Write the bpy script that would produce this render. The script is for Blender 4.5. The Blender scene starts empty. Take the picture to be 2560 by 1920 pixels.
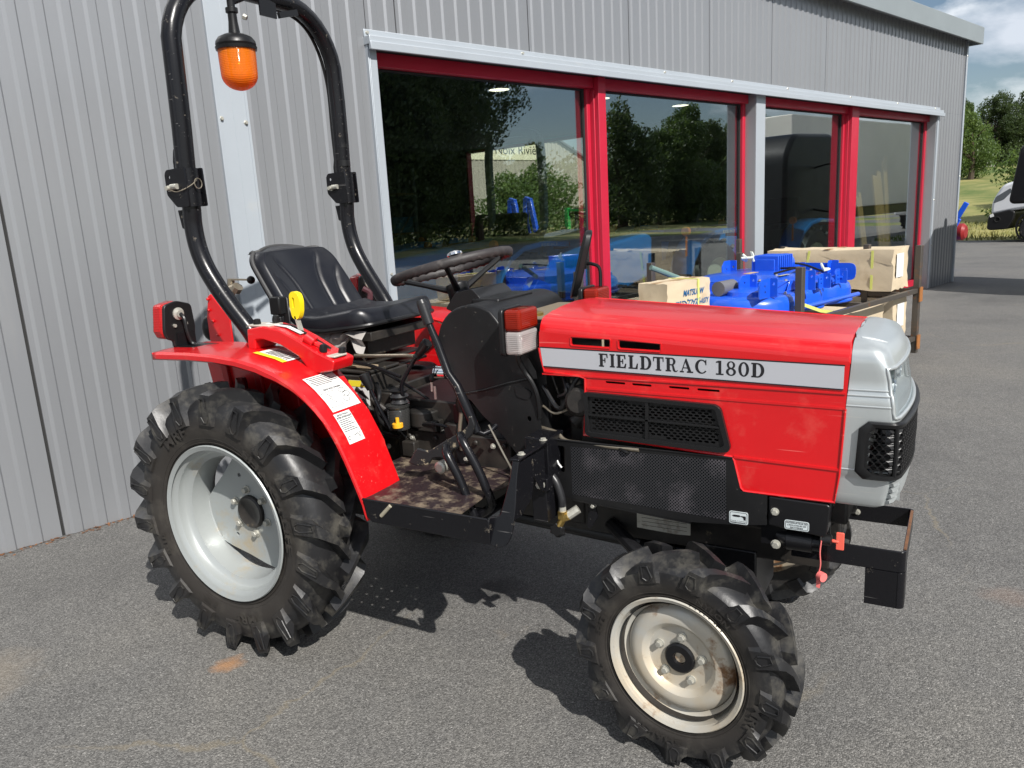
import bpy, bmesh, math, random
from math import sin, cos, pi, radians, sqrt, atan2
from mathutils import Vector, Matrix
random.seed(7)
SC = bpy.context.scene
COL = SC.collection

# ---------------------------------------------------------------- camera
cam_d = bpy.data.cameras.new('camera'); cam = bpy.data.objects.new('camera', cam_d); COL.objects.link(cam)
cam_d.sensor_width = 36; cam_d.lens = 1935.8/2560*36; cam_d.clip_start = .05; cam_d.clip_end = 1500
_r = Vector((0.870, 0.490, -0.056)); _u = Vector((-0.058, 0.214, 0.975))
_r.normalize(); _u = (_u - _r*_u.dot(_r)).normalized(); _f = _r.cross(_u)   # _f = back vector
M = Matrix((_r, _u, _f)).transposed().to_4x4(); M.translation = (1.939, -2.093, 1.339)
cam.matrix_world = M
SC.camera = cam

# ---------------------------------------------------------------- sun and sky
SUNV = Vector((0.93, -0.60, 1.0)).normalized()          # towards the sun
sl = bpy.data.lights.new('sun', 'SUN'); sl.energy = 5.0; sl.angle = radians(.55); sl.color = (1, .965, .915)
so = bpy.data.objects.new('sun', sl); COL.objects.link(so)
so.rotation_euler = SUNV.to_track_quat('Z', 'Y').to_euler()
W = bpy.data.worlds.new('World'); SC.world = W; W.use_nodes = True
nt = W.node_tree; nt.nodes.clear()
sky = nt.nodes.new('ShaderNodeTexSky'); sky.sky_type = 'NISHITA'; sky.sun_disc = False
sky.sun_elevation = math.asin(SUNV.z); sky.sun_rotation = atan2(SUNV.x, SUNV.y)
sky.air_density = 1.0; sky.dust_density = .6; sky.ozone_density = 1.3
bg = nt.nodes.new('ShaderNodeBackground'); bg.inputs[1].default_value = .060
wo = nt.nodes.new('ShaderNodeOutputWorld')
tc = nt.nodes.new('ShaderNodeTexCoord'); mp = nt.nodes.new('ShaderNodeMapping')
mp.inputs['Scale'].default_value = (1, 1, 2.6); mp.inputs['Location'].default_value = (.35, .2, .1)
ns = nt.nodes.new('ShaderNodeTexNoise'); ns.inputs['Scale'].default_value = 2.3; ns.inputs['Detail'].default_value = 9
ns.inputs['Roughness'].default_value = .56; ns.inputs['Distortion'].default_value = .3
rp = nt.nodes.new('ShaderNodeValToRGB'); rp.color_ramp.elements[0].position = .45; rp.color_ramp.elements[1].position = .57
ns2 = nt.nodes.new('ShaderNodeTexNoise'); ns2.inputs['Scale'].default_value = 5; ns2.inputs['Detail'].default_value = 6
cr = nt.nodes.new('ShaderNodeValToRGB')
cr.color_ramp.elements[0].position = .40; cr.color_ramp.elements[0].color = (9.0, 9.8, 11.0, 1)
cr.color_ramp.elements[1].position = .60; cr.color_ramp.elements[1].color = (16.5, 16.8, 17.2, 1)
mx = nt.nodes.new('ShaderNodeMixRGB')
L = nt.links.new
L(tc.outputs['Generated'], mp.inputs[0]); L(mp.outputs[0], ns.inputs[0]); L(mp.outputs[0], ns2.inputs[0])
L(ns.outputs[0], rp.inputs[0]); L(ns2.outputs[0], cr.inputs[0])
L(rp.outputs[0], mx.inputs[0]); L(sky.outputs[0], mx.inputs[1]); L(cr.outputs[0], mx.inputs[2])
L(mx.outputs[0], bg.inputs[0]); L(bg.outputs[0], wo.inputs[0])
SC.view_settings.view_transform = 'Standard'; SC.view_settings.look = 'None'
SC.view_settings.exposure = .42; SC.view_settings.gamma = 1
SC.cycles.max_bounces = 10; SC.cycles.transparent_max_bounces = 24
SC.cycles.glossy_bounces = 4; SC.cycles.diffuse_bounces = 3

# ---------------------------------------------------------------- materials
def mat(name, col, rough=.5, metal=0., coat=0., var=0., vscale=8., col2=None, bump=0., bscale=60., dirt=None, dscale=5.,
        dpos=(.55, .72), spec=.5, trans=0., emit=None, emstr=0., ior=1.45, rvar=0., stretch=None, bdist=.002, scratch=None):
    m = bpy.data.materials.new(name); m.use_nodes = True; t = m.node_tree; b = t.nodes['Principled BSDF']
    b.inputs['Base Color'].default_value = (*col, 1); b.inputs['Roughness'].default_value = rough
    b.inputs['Metallic'].default_value = metal; b.inputs['Coat Weight'].default_value = coat; b.inputs['Coat Roughness'].default_value = .12
    b.inputs['Specular IOR Level'].default_value = spec; b.inputs['Transmission Weight'].default_value = trans; b.inputs['IOR'].default_value = ior
    if emit: b.inputs['Emission Color'].default_value = (*emit, 1); b.inputs['Emission Strength'].default_value = emstr
    tc = t.nodes.new('ShaderNodeTexCoord'); src = tc.outputs['Object']
    if stretch:
        mp = t.nodes.new('ShaderNodeMapping'); mp.inputs['Scale'].default_value = stretch; t.links.new(src, mp.inputs[0]); src = mp.outputs[0]
    last = None
    def noise(sc, det=6, rgh=.6):
        n = t.nodes.new('ShaderNodeTexNoise'); n.inputs['Scale'].default_value = sc; n.inputs['Detail'].default_value = det
        n.inputs['Roughness'].default_value = rgh; t.links.new(src, n.inputs[0]); return n
    if var or col2:
        n = noise(vscale); r = t.nodes.new('ShaderNodeValToRGB')
        r.color_ramp.elements[0].position = .32; r.color_ramp.elements[1].position = .68
        c2 = col2 or tuple(min(1, c*(1+var)) for c in col)
        c1 = col if col2 else tuple(c*(1-var) for c in col)
        r.color_ramp.elements[0].color = (*c1, 1); r.color_ramp.elements[1].color = (*c2, 1)
        t.links.new(n.outputs[0], r.inputs[0]); last = r.outputs[0]
    if dirt:
        n = noise(dscale, 10, .68); r = t.nodes.new('ShaderNodeValToRGB')
        r.color_ramp.elements[0].position = dpos[0]; r.color_ramp.elements[1].position = dpos[1]
        t.links.new(n.outputs[0], r.inputs[0])
        mx = t.nodes.new('ShaderNodeMixRGB'); t.links.new(r.outputs[0], mx.inputs[0])
        if last: t.links.new(last, mx.inputs[1])
        else: mx.inputs[1].default_value = (*col, 1)
        mx.inputs[2].default_value = (*dirt, 1); last = mx.outputs[0]
        mr = t.nodes.new('ShaderNodeMapRange'); mr.inputs[3].default_value = rough; mr.inputs[4].default_value = min(1, rough+.35)
        t.links.new(r.outputs[0], mr.inputs[0]); t.links.new(mr.outputs[0], b.inputs['Roughness'])
    elif rvar:
        n = noise(vscale*1.7); mr = t.nodes.new('ShaderNodeMapRange'); mr.inputs[1].default_value = .3; mr.inputs[2].default_value = .7
        mr.inputs[3].default_value = max(0, rough-rvar); mr.inputs[4].default_value = min(1, rough+rvar)
        t.links.new(n.outputs[0], mr.inputs[0]); t.links.new(mr.outputs[0], b.inputs['Roughness'])
    if scratch:
        for k, rot in enumerate(((.3, .2, .1), (-.4, 1.2, .6))):
            m2 = t.nodes.new('ShaderNodeMapping'); m2.inputs['Scale'].default_value = (4, 130, 130); m2.inputs['Rotation'].default_value = rot; t.links.new(tc.outputs['Object'], m2.inputs[0])
            n = t.nodes.new('ShaderNodeTexNoise'); n.inputs['Scale'].default_value = 1.; n.inputs['Detail'].default_value = 1; t.links.new(m2.outputs[0], n.inputs[0])
            r = t.nodes.new('ShaderNodeValToRGB'); r.color_ramp.elements[0].position = .745; r.color_ramp.elements[1].position = .775; r.color_ramp.elements[1].color = (.55, .55, .55, 1); t.links.new(n.outputs[0], r.inputs[0])
            mx = t.nodes.new('ShaderNodeMixRGB'); t.links.new(r.outputs[0], mx.inputs[0]); mx.inputs[2].default_value = (*scratch, 1)
            if last: t.links.new(last, mx.inputs[1])
            else: mx.inputs[1].default_value = (*col, 1)
            last = mx.outputs[0]
    if last: t.links.new(last, b.inputs['Base Color'])
    if bump:
        n = noise(bscale, 4); bp = t.nodes.new('ShaderNodeBump'); bp.inputs['Strength'].default_value = bump; bp.inputs['Distance'].default_value = bdist
        t.links.new(n.outputs[0], bp.inputs['Height']); t.links.new(bp.outputs[0], b.inputs['Normal'])
    return m
MT = {}
MT['red'] = mat('red_paint', (.54, .004, .007), .33, coat=.6, var=.06, vscale=3, bump=.10, bscale=22, dirt=(.58, .075, .055), dscale=8, dpos=(.54, .88), scratch=(.66, .16, .14))
MT['red_in'] = mat('red_paint_dusty', (.42, .008, .012), .45, dirt=(.25, .08, .05), dscale=9)
MT['silver'] = mat('silver_paint', (.50, .53, .53), .33, metal=.60, coat=.2, var=.05, vscale=4, dirt=(.42, .40, .34), dscale=7, dpos=(.6, .85), scratch=(.62, .62, .58))
MT['rim'] = mat('grey_rim_paint', (.33, .35, .345), .36, metal=.25, coat=.2, dirt=(.38, .31, .20), dscale=7, dpos=(.56, .74))
MT['rim_f'] = mat('grey_rim_paint_worn', (.46, .47, .45), .40, metal=.25, col2=(.50, .41, .28), vscale=5, dirt=(.20, .105, .05), dscale=11, dpos=(.55, .66))
MT['rim_tan'] = mat('tan_dusty_rim', (.50, .40, .24), .55, dirt=(.22, .13, .07), dscale=9)
MT['rubber'] = mat('tyre_rubber', (.010, .010, .0115), .36, col2=(.026, .026, .027), vscale=7, bump=.22, bscale=70, dirt=(.11, .095, .07), dscale=7, dpos=(.56, .80))
MT['black'] = mat('black_paint', (.007, .007, .008), .33, spec=.4, dirt=(.07, .065, .055), dscale=40, dpos=(.64, .74), bump=.06, bscale=120)
MT['black_matt'] = mat('black_dusty_sheet', (.0085, .0085, .009), .42, spec=.4, var=.25, dirt=(.11, .10, .085), dscale=48, dpos=(.64, .72), bump=.1, bscale=150)
MT['black_steel'] = mat('black_worn_steel', (.006, .006, .0075), .27, spec=.38, dirt=(.16, .14, .11), dscale=30, dpos=(.64, .72), bump=.1, bscale=90, scratch=(.13, .125, .12))
MT['plastic'] = mat('black_plastic', (.009, .009, .0095), .36, spec=.4, bump=.12, bscale=400)
MT['vinyl'] = mat('black_vinyl', (.0065, .007, .010), .36, bump=.10, bscale=500, rvar=.06)
MT['grime'] = mat('oily_grime', (.010, .0095, .009), .45, col2=(.030, .026, .022), vscale=14, dirt=(.20, .16, .10), dscale=17, dpos=(.63, .74), bump=.4, bscale=40)
MT['mud'] = mat('muddy_step', (.022, .014, .016), .40, dirt=(.22, .175, .12), dscale=24, dpos=(.47, .72), bump=.5, bscale=90)
MT['zinc'] = mat('zinc_bolt', (.42, .41, .36), .42, metal=.45, var=.15, vscale=60)
MT['chrome'] = mat('chrome', (.75, .76, .78), .08, metal=1)
MT['brass'] = mat('brass', (.55, .38, .12), .3, metal=.9)
MT['stripe'] = mat('stripe_decal', (.44, .45, .48), .32, metal=.2)
MT['ink'] = mat('ink', (.012, .012, .014), .4)
MT['white'] = mat('white_label', (.68, .68, .66), .45)
MT['yellow'] = mat('yellow_plastic', (.80, .62, .01), .35)
MT['yellow_lbl'] = mat('yellow_label', (.80, .66, .04), .45)
MT['orange_key'] = mat('coral_plastic', (.75, .12, .08), .4)
MT['pink_cap'] = mat('pink_rubber', (.70, .16, .15), .5)
MT['grey_plastic'] = mat('pale_grey_plastic', (.45, .42, .36), .5)
MT['hole'] = mat('dark_void', (.004, .004, .004), .9)
MT['rust'] = mat('rust_edge', (.20, .09, .04), .7, col2=(.10, .05, .03), vscale=30)
MT['pipe'] = mat('steel_pipe', (.30, .26, .20), .35, metal=.7)
def rubber(name, r0, r1):
    m = mat(name, (.0085, .0085, .0095), .40, col2=(.022, .022, .023), vscale=7, bump=.3, bscale=60, dirt=(.095, .088, .072), dscale=14, dpos=(.50, .80)); t = m.node_tree; b = t.nodes['Principled BSDF']
    tc = t.nodes.new('ShaderNodeTexCoord'); mp = t.nodes.new('ShaderNodeMapping'); mp.inputs['Scale'].default_value = (1, 0, 1); t.links.new(tc.outputs['Object'], mp.inputs[0])
    ln = t.nodes.new('ShaderNodeVectorMath'); ln.operation = 'LENGTH'; t.links.new(mp.outputs[0], ln.inputs[0])
    n = t.nodes.new('ShaderNodeTexNoise'); n.inputs['Scale'].default_value = 9; n.inputs['Detail'].default_value = 8; t.links.new(tc.outputs['Object'], n.inputs[0])
    ad = t.nodes.new('ShaderNodeMath'); ad.operation = 'MULTIPLY_ADD'; t.links.new(n.outputs[0], ad.inputs[0]); ad.inputs[1].default_value = .05; t.links.new(ln.outputs['Value'], ad.inputs[2])
    mr = t.nodes.new('ShaderNodeMapRange'); mr.inputs[1].default_value = r0; mr.inputs[2].default_value = r1; mr.inputs[3].default_value = .60; mr.inputs[4].default_value = 0; t.links.new(ad.outputs[0], mr.inputs[0])
    for nm, dark in (('Base Color', (.034, .028, .022, 1)), ('Roughness', .75)):
        src = b.inputs[nm].links[0].from_socket; mx = t.nodes.new('ShaderNodeMixRGB'); t.links.new(mr.outputs[0], mx.inputs[0]); t.links.new(src, mx.inputs[1]); mx.inputs[2].default_value = dark if nm == 'Base Color' else (.75, .75, .75, 1); t.links.new(mx.outputs[0], b.inputs[nm])
    return m
MT['rubber_rear'] = rubber('rear_tyre_rubber', .335, .385); MT['rubber_front'] = rubber('front_tyre_rubber', .215, .250)
def clear(name, col, dens=.0, rough=.05):
    m = bpy.data.materials.new(name); m.use_nodes = True; t = m.node_tree; b = t.nodes['Principled BSDF']
    b.inputs['Base Color'].default_value = (*col, 1); b.inputs['Roughness'].default_value = rough; b.inputs['Coat Weight'].default_value = .3
    tr = t.nodes.new('ShaderNodeBsdfTransparent'); tr.inputs[0].default_value = (*col, 1)
    mx = t.nodes.new('ShaderNodeMixShader'); mx.inputs[0].default_value = dens
    t.links.new(tr.outputs[0], mx.inputs[1]); t.links.new(b.outputs[0], mx.inputs[2])
    t.links.new(mx.outputs[0], t.nodes['Material Output'].inputs[0])
    w = t.nodes.new('ShaderNodeTexWave'); w.inputs['Scale'].default_value = 60; w.bands_direction = 'Z'
    tc = t.nodes.new('ShaderNodeTexCoord'); t.links.new(tc.outputs['Object'], w.inputs[0])
    bp = t.nodes.new('ShaderNodeBump'); bp.inputs['Strength'].default_value = .35; bp.inputs['Distance'].default_value = .002
    t.links.new(w.outputs[0], bp.inputs['Height']); t.links.new(bp.outputs[0], b.inputs['Normal'])
    return m
MT['amber'] = clear('amber_plastic', (.95, .22, .01), .55)
MT['amber_lens'] = clear('amber_red_lens', (.42, .024, .008), .45, .08)
MT['clear_lens'] = clear('clear_ribbed_lens', (.78, .72, .70), .34, .10)
MT['red_lens'] = clear('red_lens', (.50, .012, .012), .75)
def glass_mat(name, tint, base, k=1.0):
    m = bpy.data.materials.new(name); m.use_nodes = True; t = m.node_tree; t.nodes.remove(t.nodes['Principled BSDF'])
    tr = t.nodes.new('ShaderNodeBsdfTransparent'); tr.inputs[0].default_value = (*tint, 1)
    gl = t.nodes.new('ShaderNodeBsdfGlossy'); gl.inputs['Roughness'].default_value = 0.; gl.inputs[0].default_value = (.93, .97, 1, 1)
    fr = t.nodes.new('ShaderNodeLayerWeight'); fr.inputs[0].default_value = .5
    pw = t.nodes.new('ShaderNodeMath'); pw.operation = 'POWER'; pw.inputs[1].default_value = 3.6; t.links.new(fr.outputs['Facing'], pw.inputs[0])
    ma = t.nodes.new('ShaderNodeMath'); ma.operation = 'MULTIPLY_ADD'; ma.inputs[1].default_value = k; ma.inputs[2].default_value = base; ma.use_clamp = True
    mx = t.nodes.new('ShaderNodeMixShader')
    t.links.new(pw.outputs[0], ma.inputs[0]); t.links.new(ma.outputs[0], mx.inputs[0]); t.links.new(tr.outputs[0], mx.inputs[1]); t.links.new(gl.outputs[0], mx.inputs[2])
    t.links.new(mx.outputs[0], t.nodes['Material Output'].inputs[0])
    n = t.nodes.new('ShaderNodeTexNoise'); n.inputs['Scale'].default_value = 1.3; n.inputs['Detail'].default_value = 1
    tc = t.nodes.new('ShaderNodeTexCoord'); t.links.new(tc.outputs['Object'], n.inputs[0])
    bp = t.nodes.new('ShaderNodeBump'); bp.inputs['Strength'].default_value = .02; bp.inputs['Distance'].default_value = .02
    t.links.new(n.outputs[0], bp.inputs['Height']); t.links.new(bp.outputs[0], gl.inputs['Normal'])
    return m
MT['window_glass'] = glass_mat('window_glass', (.80, .85, .83), .24, 1.0)
MT['lamp_cover'] = glass_mat('lamp_cover', (.92, .94, .94), .06, .8)

# ---------------------------------------------------------------- mesh helpers
class MB:
    def __init__(s): s.v = []; s.f = []; s.mi = []; s.cur = 0
    def add(s, verts, faces, T=None):
        o = len(s.v)
        s.v += [tuple(T @ Vector(p)) if T else tuple(p) for p in verts]
        s.f += [tuple(i+o for i in f) for f in faces]; s.mi += [s.cur]*len(faces); return s
    def box(s, x0, x1, y0, y1, z0, z1, T=None):
        return s.add([(x, y, z) for x in (x0, x1) for y in (y0, y1) for z in (z0, z1)],
                     [(0, 1, 3, 2), (4, 6, 7, 5), (0, 4, 5, 1), (2, 3, 7, 6), (0, 2, 6, 4), (1, 5, 7, 3)], T)
    def bar(s, a, b, w, h, up=(0, 0, 1)):
        a = Vector(a); b = Vector(b); d = (b-a); n = d.normalized(); u = Vector(up); u = (u-n*u.dot(n))
        if u.length < 1e-5: u = Vector((1, 0, 0)); u = u-n*u.dot(n)
        u.normalize(); r = n.cross(u)
        c = [(-w/2, -h/2), (w/2, -h/2), (w/2, h/2), (-w/2, h/2)]
        vs = [a+r*x+u*y for x, y in c]+[b+r*x+u*y for x, y in c]
        return s.add(vs, [(3, 2, 1, 0), (4, 5, 6, 7), (0, 1, 5, 4), (1, 2, 6, 5), (2, 3, 7, 6), (3, 0, 4, 7)])
    def tube(s, pts, r, n=12, closed=False, caps=True):
        P = [Vector(p) for p in pts]; N = len(P); R = r if isinstance(r, (list, tuple)) else [r]*N
        ts = []
        for i in range(N):
            a = P[(i-1) % N] if (closed or i > 0) else P[i]; b = P[(i+1) % N] if (closed or i < N-1) else P[i]
            ts.append((b-a).normalized())
        u = ts[0].orthogonal().normalized(); vs = []
        for i in range(N):
            u = (u-ts[i]*u.dot(ts[i])).normalized(); w = ts[i].cross(u)
            for k in range(n):
                a = 2*pi*k/n; vs.append(P[i]+(u*cos(a)+w*sin(a))*R[i])
        fs = []
        for i in range(N if closed else N-1):
            j = (i+1) % N
            for k in range(n): fs.append((i*n+k, i*n+(k+1) % n, j*n+(k+1) % n, j*n+k))
        if caps and not closed: fs += [tuple(range(n))[::-1], tuple((N-1)*n+k for k in range(n))]
        return s.add(vs, fs)
    def lathe(s, prof, c=(0, 0, 0), axis=(0, 0, 1), n=24, caps=True):
        # prof: (radius, height along axis)
        c = Vector(c); ax = Vector(axis).normalized(); u = ax.orthogonal().normalized()
        if abs(ax.y) > .99: u = Vector((1, 0, 0))
        if abs(ax.z) > .99: u = Vector((1, 0, 0))
        w = ax.cross(u); vs = []; fs = []
        for r, h in prof:
            for k in range(n):
                a = 2*pi*k/n; vs.append(c+ax*h+(u*cos(a)+w*sin(a))*r)
        for i in range(len(prof)-1):
            for k in range(n): fs.append((i*n+k, i*n+(k+1) % n, (i+1)*n+(k+1) % n, (i+1)*n+k))
        if caps:
            if prof[0][0] > 1e-5: fs.append(tuple(range(n))[::-1])
            if prof[-1][0] > 1e-5: fs.append(tuple((len(prof)-1)*n+k for k in range(n)))
        return s.add(vs, fs)
    def sphere(s, c, r, n=12, sc=(1, 1, 1)):
        pr = [(max(1e-6, r*sin(pi*i/n)), -r*cos(pi*i/n)) for i in range(n+1)]
        o = len(s.v); s.lathe(pr, (0, 0, 0), (0, 0, 1), n*2, False)
        for i in range(o, len(s.v)):
            x, y, z = s.v[i]; s.v[i] = (c[0]+x*sc[0], c[1]+y*sc[1], c[2]+z*sc[2])
        return s
    def prism(s, poly, fn, a, b):
        # poly 2-D outline, fn(u,v,w)->xyz, extruded w=a..b
        n = len(poly); vs = [fn(u, v, a) for u, v in poly]+[fn(u, v, b) for u, v in poly]
        fs = [tuple(range(n))[::-1], tuple(range(n, 2*n))]+[(i, (i+1) % n, n+(i+1) % n, n+i) for i in range(n)]
        return s.add(vs, fs)
    def grid(s, rows, closed=False, flip=False):
        m = len(rows[0]); vs = [p for r in rows for p in r]; fs = []
        for i in range(len(rows)-1):
            for k in range(m if closed else m-1):
                f = (i*m+k, i*m+(k+1) % m, (i+1)*m+(k+1) % m, (i+1)*m+k); fs.append(f[::-1] if flip else f)
        return s.add(vs, fs)
    def plate(s, loops, fn, a, b):
        # filled outline with holes (first loop outer), thickness a..b
        v2, f2 = fill2d(loops); n = len(v2)
        s.add([fn(x, y, b) for x, y in v2], f2); s.add([fn(x, y, a) for x, y in v2], [f[::-1] for f in f2])
        for lp in loops:
            k = len(lp); s.add([fn(u, v, a) for u, v in lp]+[fn(u, v, b) for u, v in lp], [(i, (i+1) % k, k+(i+1) % k, k+i) for i in range(k)])
        return s
    def build(s, name, m, parent=None, smooth=False, bevel=0., seg=2, subd=0, solid=0., weld=False, origin=None):
        me = bpy.data.meshes.new(name)
        o0 = Vector(origin) if origin else Vector((0, 0, 0))
        me.from_pydata([tuple(Vector(p)-o0) for p in s.v], [], s.f)
        for mm in (m if isinstance(m, list) else [m]): me.materials.append(MT[mm] if isinstance(mm, str) else mm)
        if isinstance(m, list):
            for p, i in zip(me.polygons, s.mi): p.material_index = i
        bm = bmesh.new(); bm.from_mesh(me)
        bmesh.ops.remove_doubles(bm, verts=bm.verts, dist=1e-5 if not weld else weld)
        bmesh.ops.recalc_face_normals(bm, faces=bm.faces); bm.to_mesh(me); bm.free()
        o = bpy.data.objects.new(name, me); COL.objects.link(o)
        if origin: o.location = origin
        if parent: o.parent = parent
        if smooth:
            me.shade_smooth()
            me.set_sharp_from_angle(angle=radians(smooth if smooth is not True else 35))
        if solid:
            md = o.modifiers.new('solid', 'SOLIDIFY'); md.thickness = solid; md.offset = 0
        if bevel:
            md = o.modifiers.new('bevel', 'BEVEL'); md.width = bevel; md.segments = seg; md.limit_method = 'ANGLE'; md.angle_limit = radians(40)
            md.harden_normals = False
            if not smooth:
                me.shade_smooth(); me.set_sharp_from_angle(angle=radians(32))
        if subd:
            md = o.modifiers.new('sub', 'SUBSURF'); md.levels = subd; md.render_levels = subd
        return o
def fill2d(loops):
    cu = bpy.data.curves.new('tmp', 'CURVE'); cu.dimensions = '2D'; cu.fill_mode = 'BOTH'
    for lp in loops:
        sp = cu.splines.new('POLY'); sp.points.add(len(lp)-1)
        for p, q in zip(sp.points, lp): p.co = (q[0], q[1], 0, 1)
        sp.use_cyclic_u = True
    o = bpy.data.objects.new('tmp', cu); COL.objects.link(o)
    dg = bpy.context.evaluated_depsgraph_get(); me = o.evaluated_get(dg).to_mesh()
    v = [(p.co.x, p.co.y) for p in me.vertices]; f = [tuple(p.vertices) for p in me.polygons]
    bpy.data.objects.remove(o); bpy.data.curves.remove(cu)
    return v, f
_tc = {}
def text2d(txt, size=1., bold=0., font=None):
    k = (txt, size, bold)
    if k in _tc: return _tc[k]
    cu = bpy.data.curves.new('tmp', 'FONT'); cu.body = txt; cu.size = size; cu.offset = bold; cu.resolution_u = 3
    o = bpy.data.objects.new('tmp', cu); COL.objects.link(o)
    dg = bpy.context.evaluated_depsgraph_get(); me = o.evaluated_get(dg).to_mesh()
    v = [(p.co.x, p.co.y) for p in me.vertices]; f = [tuple(p.vertices) for p in me.polygons]
    bpy.data.objects.remove(o); bpy.data.curves.remove(cu)
    _tc[k] = (v, f); return v, f
def add_text(mb, txt, fn, x0, x1, y0, y1, bold=0.):
    """lay text in the box x0..x1, y0..y1 of the 2-D frame fn"""
    v, f = text2d(txt, 1., bold)
    if not v: return
    ax = min(p[0] for p in v); bx = max(p[0] for p in v); ay = min(p[1] for p in v); by = max(p[1] for p in v)
    mb.add([fn(x0+(x-ax)/(bx-ax)*(x1-x0), y0+(y-ay)/(by-ay)*(y1-y0)) for x, y in v], f)
def arc(cx, cy, r, a0, a1, n=8, ry=None):
    return [(cx+r*cos(radians(a0+(a1-a0)*i/n)), cy+(ry or r)*sin(radians(a0+(a1-a0)*i/n))) for i in range(n+1)]
def rrect(x0, x1, y0, y1, r, n=4):
    return arc(x1-r, y1-r, r, 0, 90, n)+arc(x0+r, y1-r, r, 90, 180, n)+arc(x0+r, y0+r, r, 180, 270, n)+arc(x1-r, y0+r, r, 270, 360, n)
def circ(cx, cy, r, n=10, ry=None): return [(cx+r*cos(2*pi*i/n), cy+(ry or r)*sin(2*pi*i/n)) for i in range(n)]
def roundpoly(P, r, n=4):
    out = []; N = len(P)
    for i in range(N):
        p = Vector(P[i]); a = Vector(P[i-1]); b = Vector(P[(i+1) % N]); ri = r[i] if isinstance(r, (list, tuple)) else r
        da = (a-p); db = (b-p); l = min(ri, da.length*.45, db.length*.45)
        if l < 1e-5: out.append(tuple(p)); continue
        s_ = p+da.normalized()*l; e = p+db.normalized()*l
        for k in range(n+1):
            t = k/n; q = s_*(1-t)**2+p*2*t*(1-t)+e*t*t; out.append(tuple(q))
    return out
def smooth_path(P, n=6):
    P = [Vector(p) for p in P]; out = []
    for i in range(len(P)-1):
        p0 = P[i-1] if i else P[i]*2-P[i+1]; p1 = P[i]; p2 = P[i+1]; p3 = P[i+2] if i+2 < len(P) else P[i+1]*2-P[i]
        for k in range(n):
            t = k/n; out.append(.5*((2*p1)+(p2-p0)*t+(2*p0-5*p1+4*p2-p3)*t*t+(3*p1-p0-3*p2+p3)*t**3))
    out.append(P[-1]); return out
XZ = lambda u, v, w=0: (u, w, v)       # outline in the side plane, thickness along y
YZ = lambda u, v, w=0: (w, u, v)
XY = lambda u, v, w=0: (u, v, w)
def side(y): return lambda u, v, w=0: (u, y-w, v)    # right-hand side, w outwards
def empty(name, loc=(0, 0, 0), rz=0.):
    o = bpy.data.objects.new(name, None); COL.objects.link(o); o.location = loc; o.rotation_euler = (0, 0, rz); o.empty_display_size = .2; return o
def tag(o, label=None, cat=None, group=None, kind=None):
    if label: o['label'] = label
    if cat: o['category'] = cat
    if group: o['group'] = group
    if kind: o['kind'] = kind
    return o
def copy_tree(o, parent=None):
    c = o.copy(); COL.objects.link(c)
    if parent:
        c.parent = parent
    for ch in list(o.children): copy_tree(ch, c)
    return c
def mirror_y(mb):
    r = MB(); r.v = [(x, -y, z) for x, y, z in mb.v]; r.f = [f[::-1] for f in mb.f]; r.mi = mb.mi[:]; return r
# wall frame: s along the wall to the right, d into the building, z up
THW = radians(90)-.299
BO = Vector((-1.415*cos(.299), 1.415*sin(.299), 0))
BM = Matrix.Translation(BO) @ Matrix.Rotation(THW, 4, 'Z')
def wpos(s, n, z=0): return tuple(BM @ Vector((s, -n, z)))   # n = metres out from the wall face towards the yard
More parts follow.
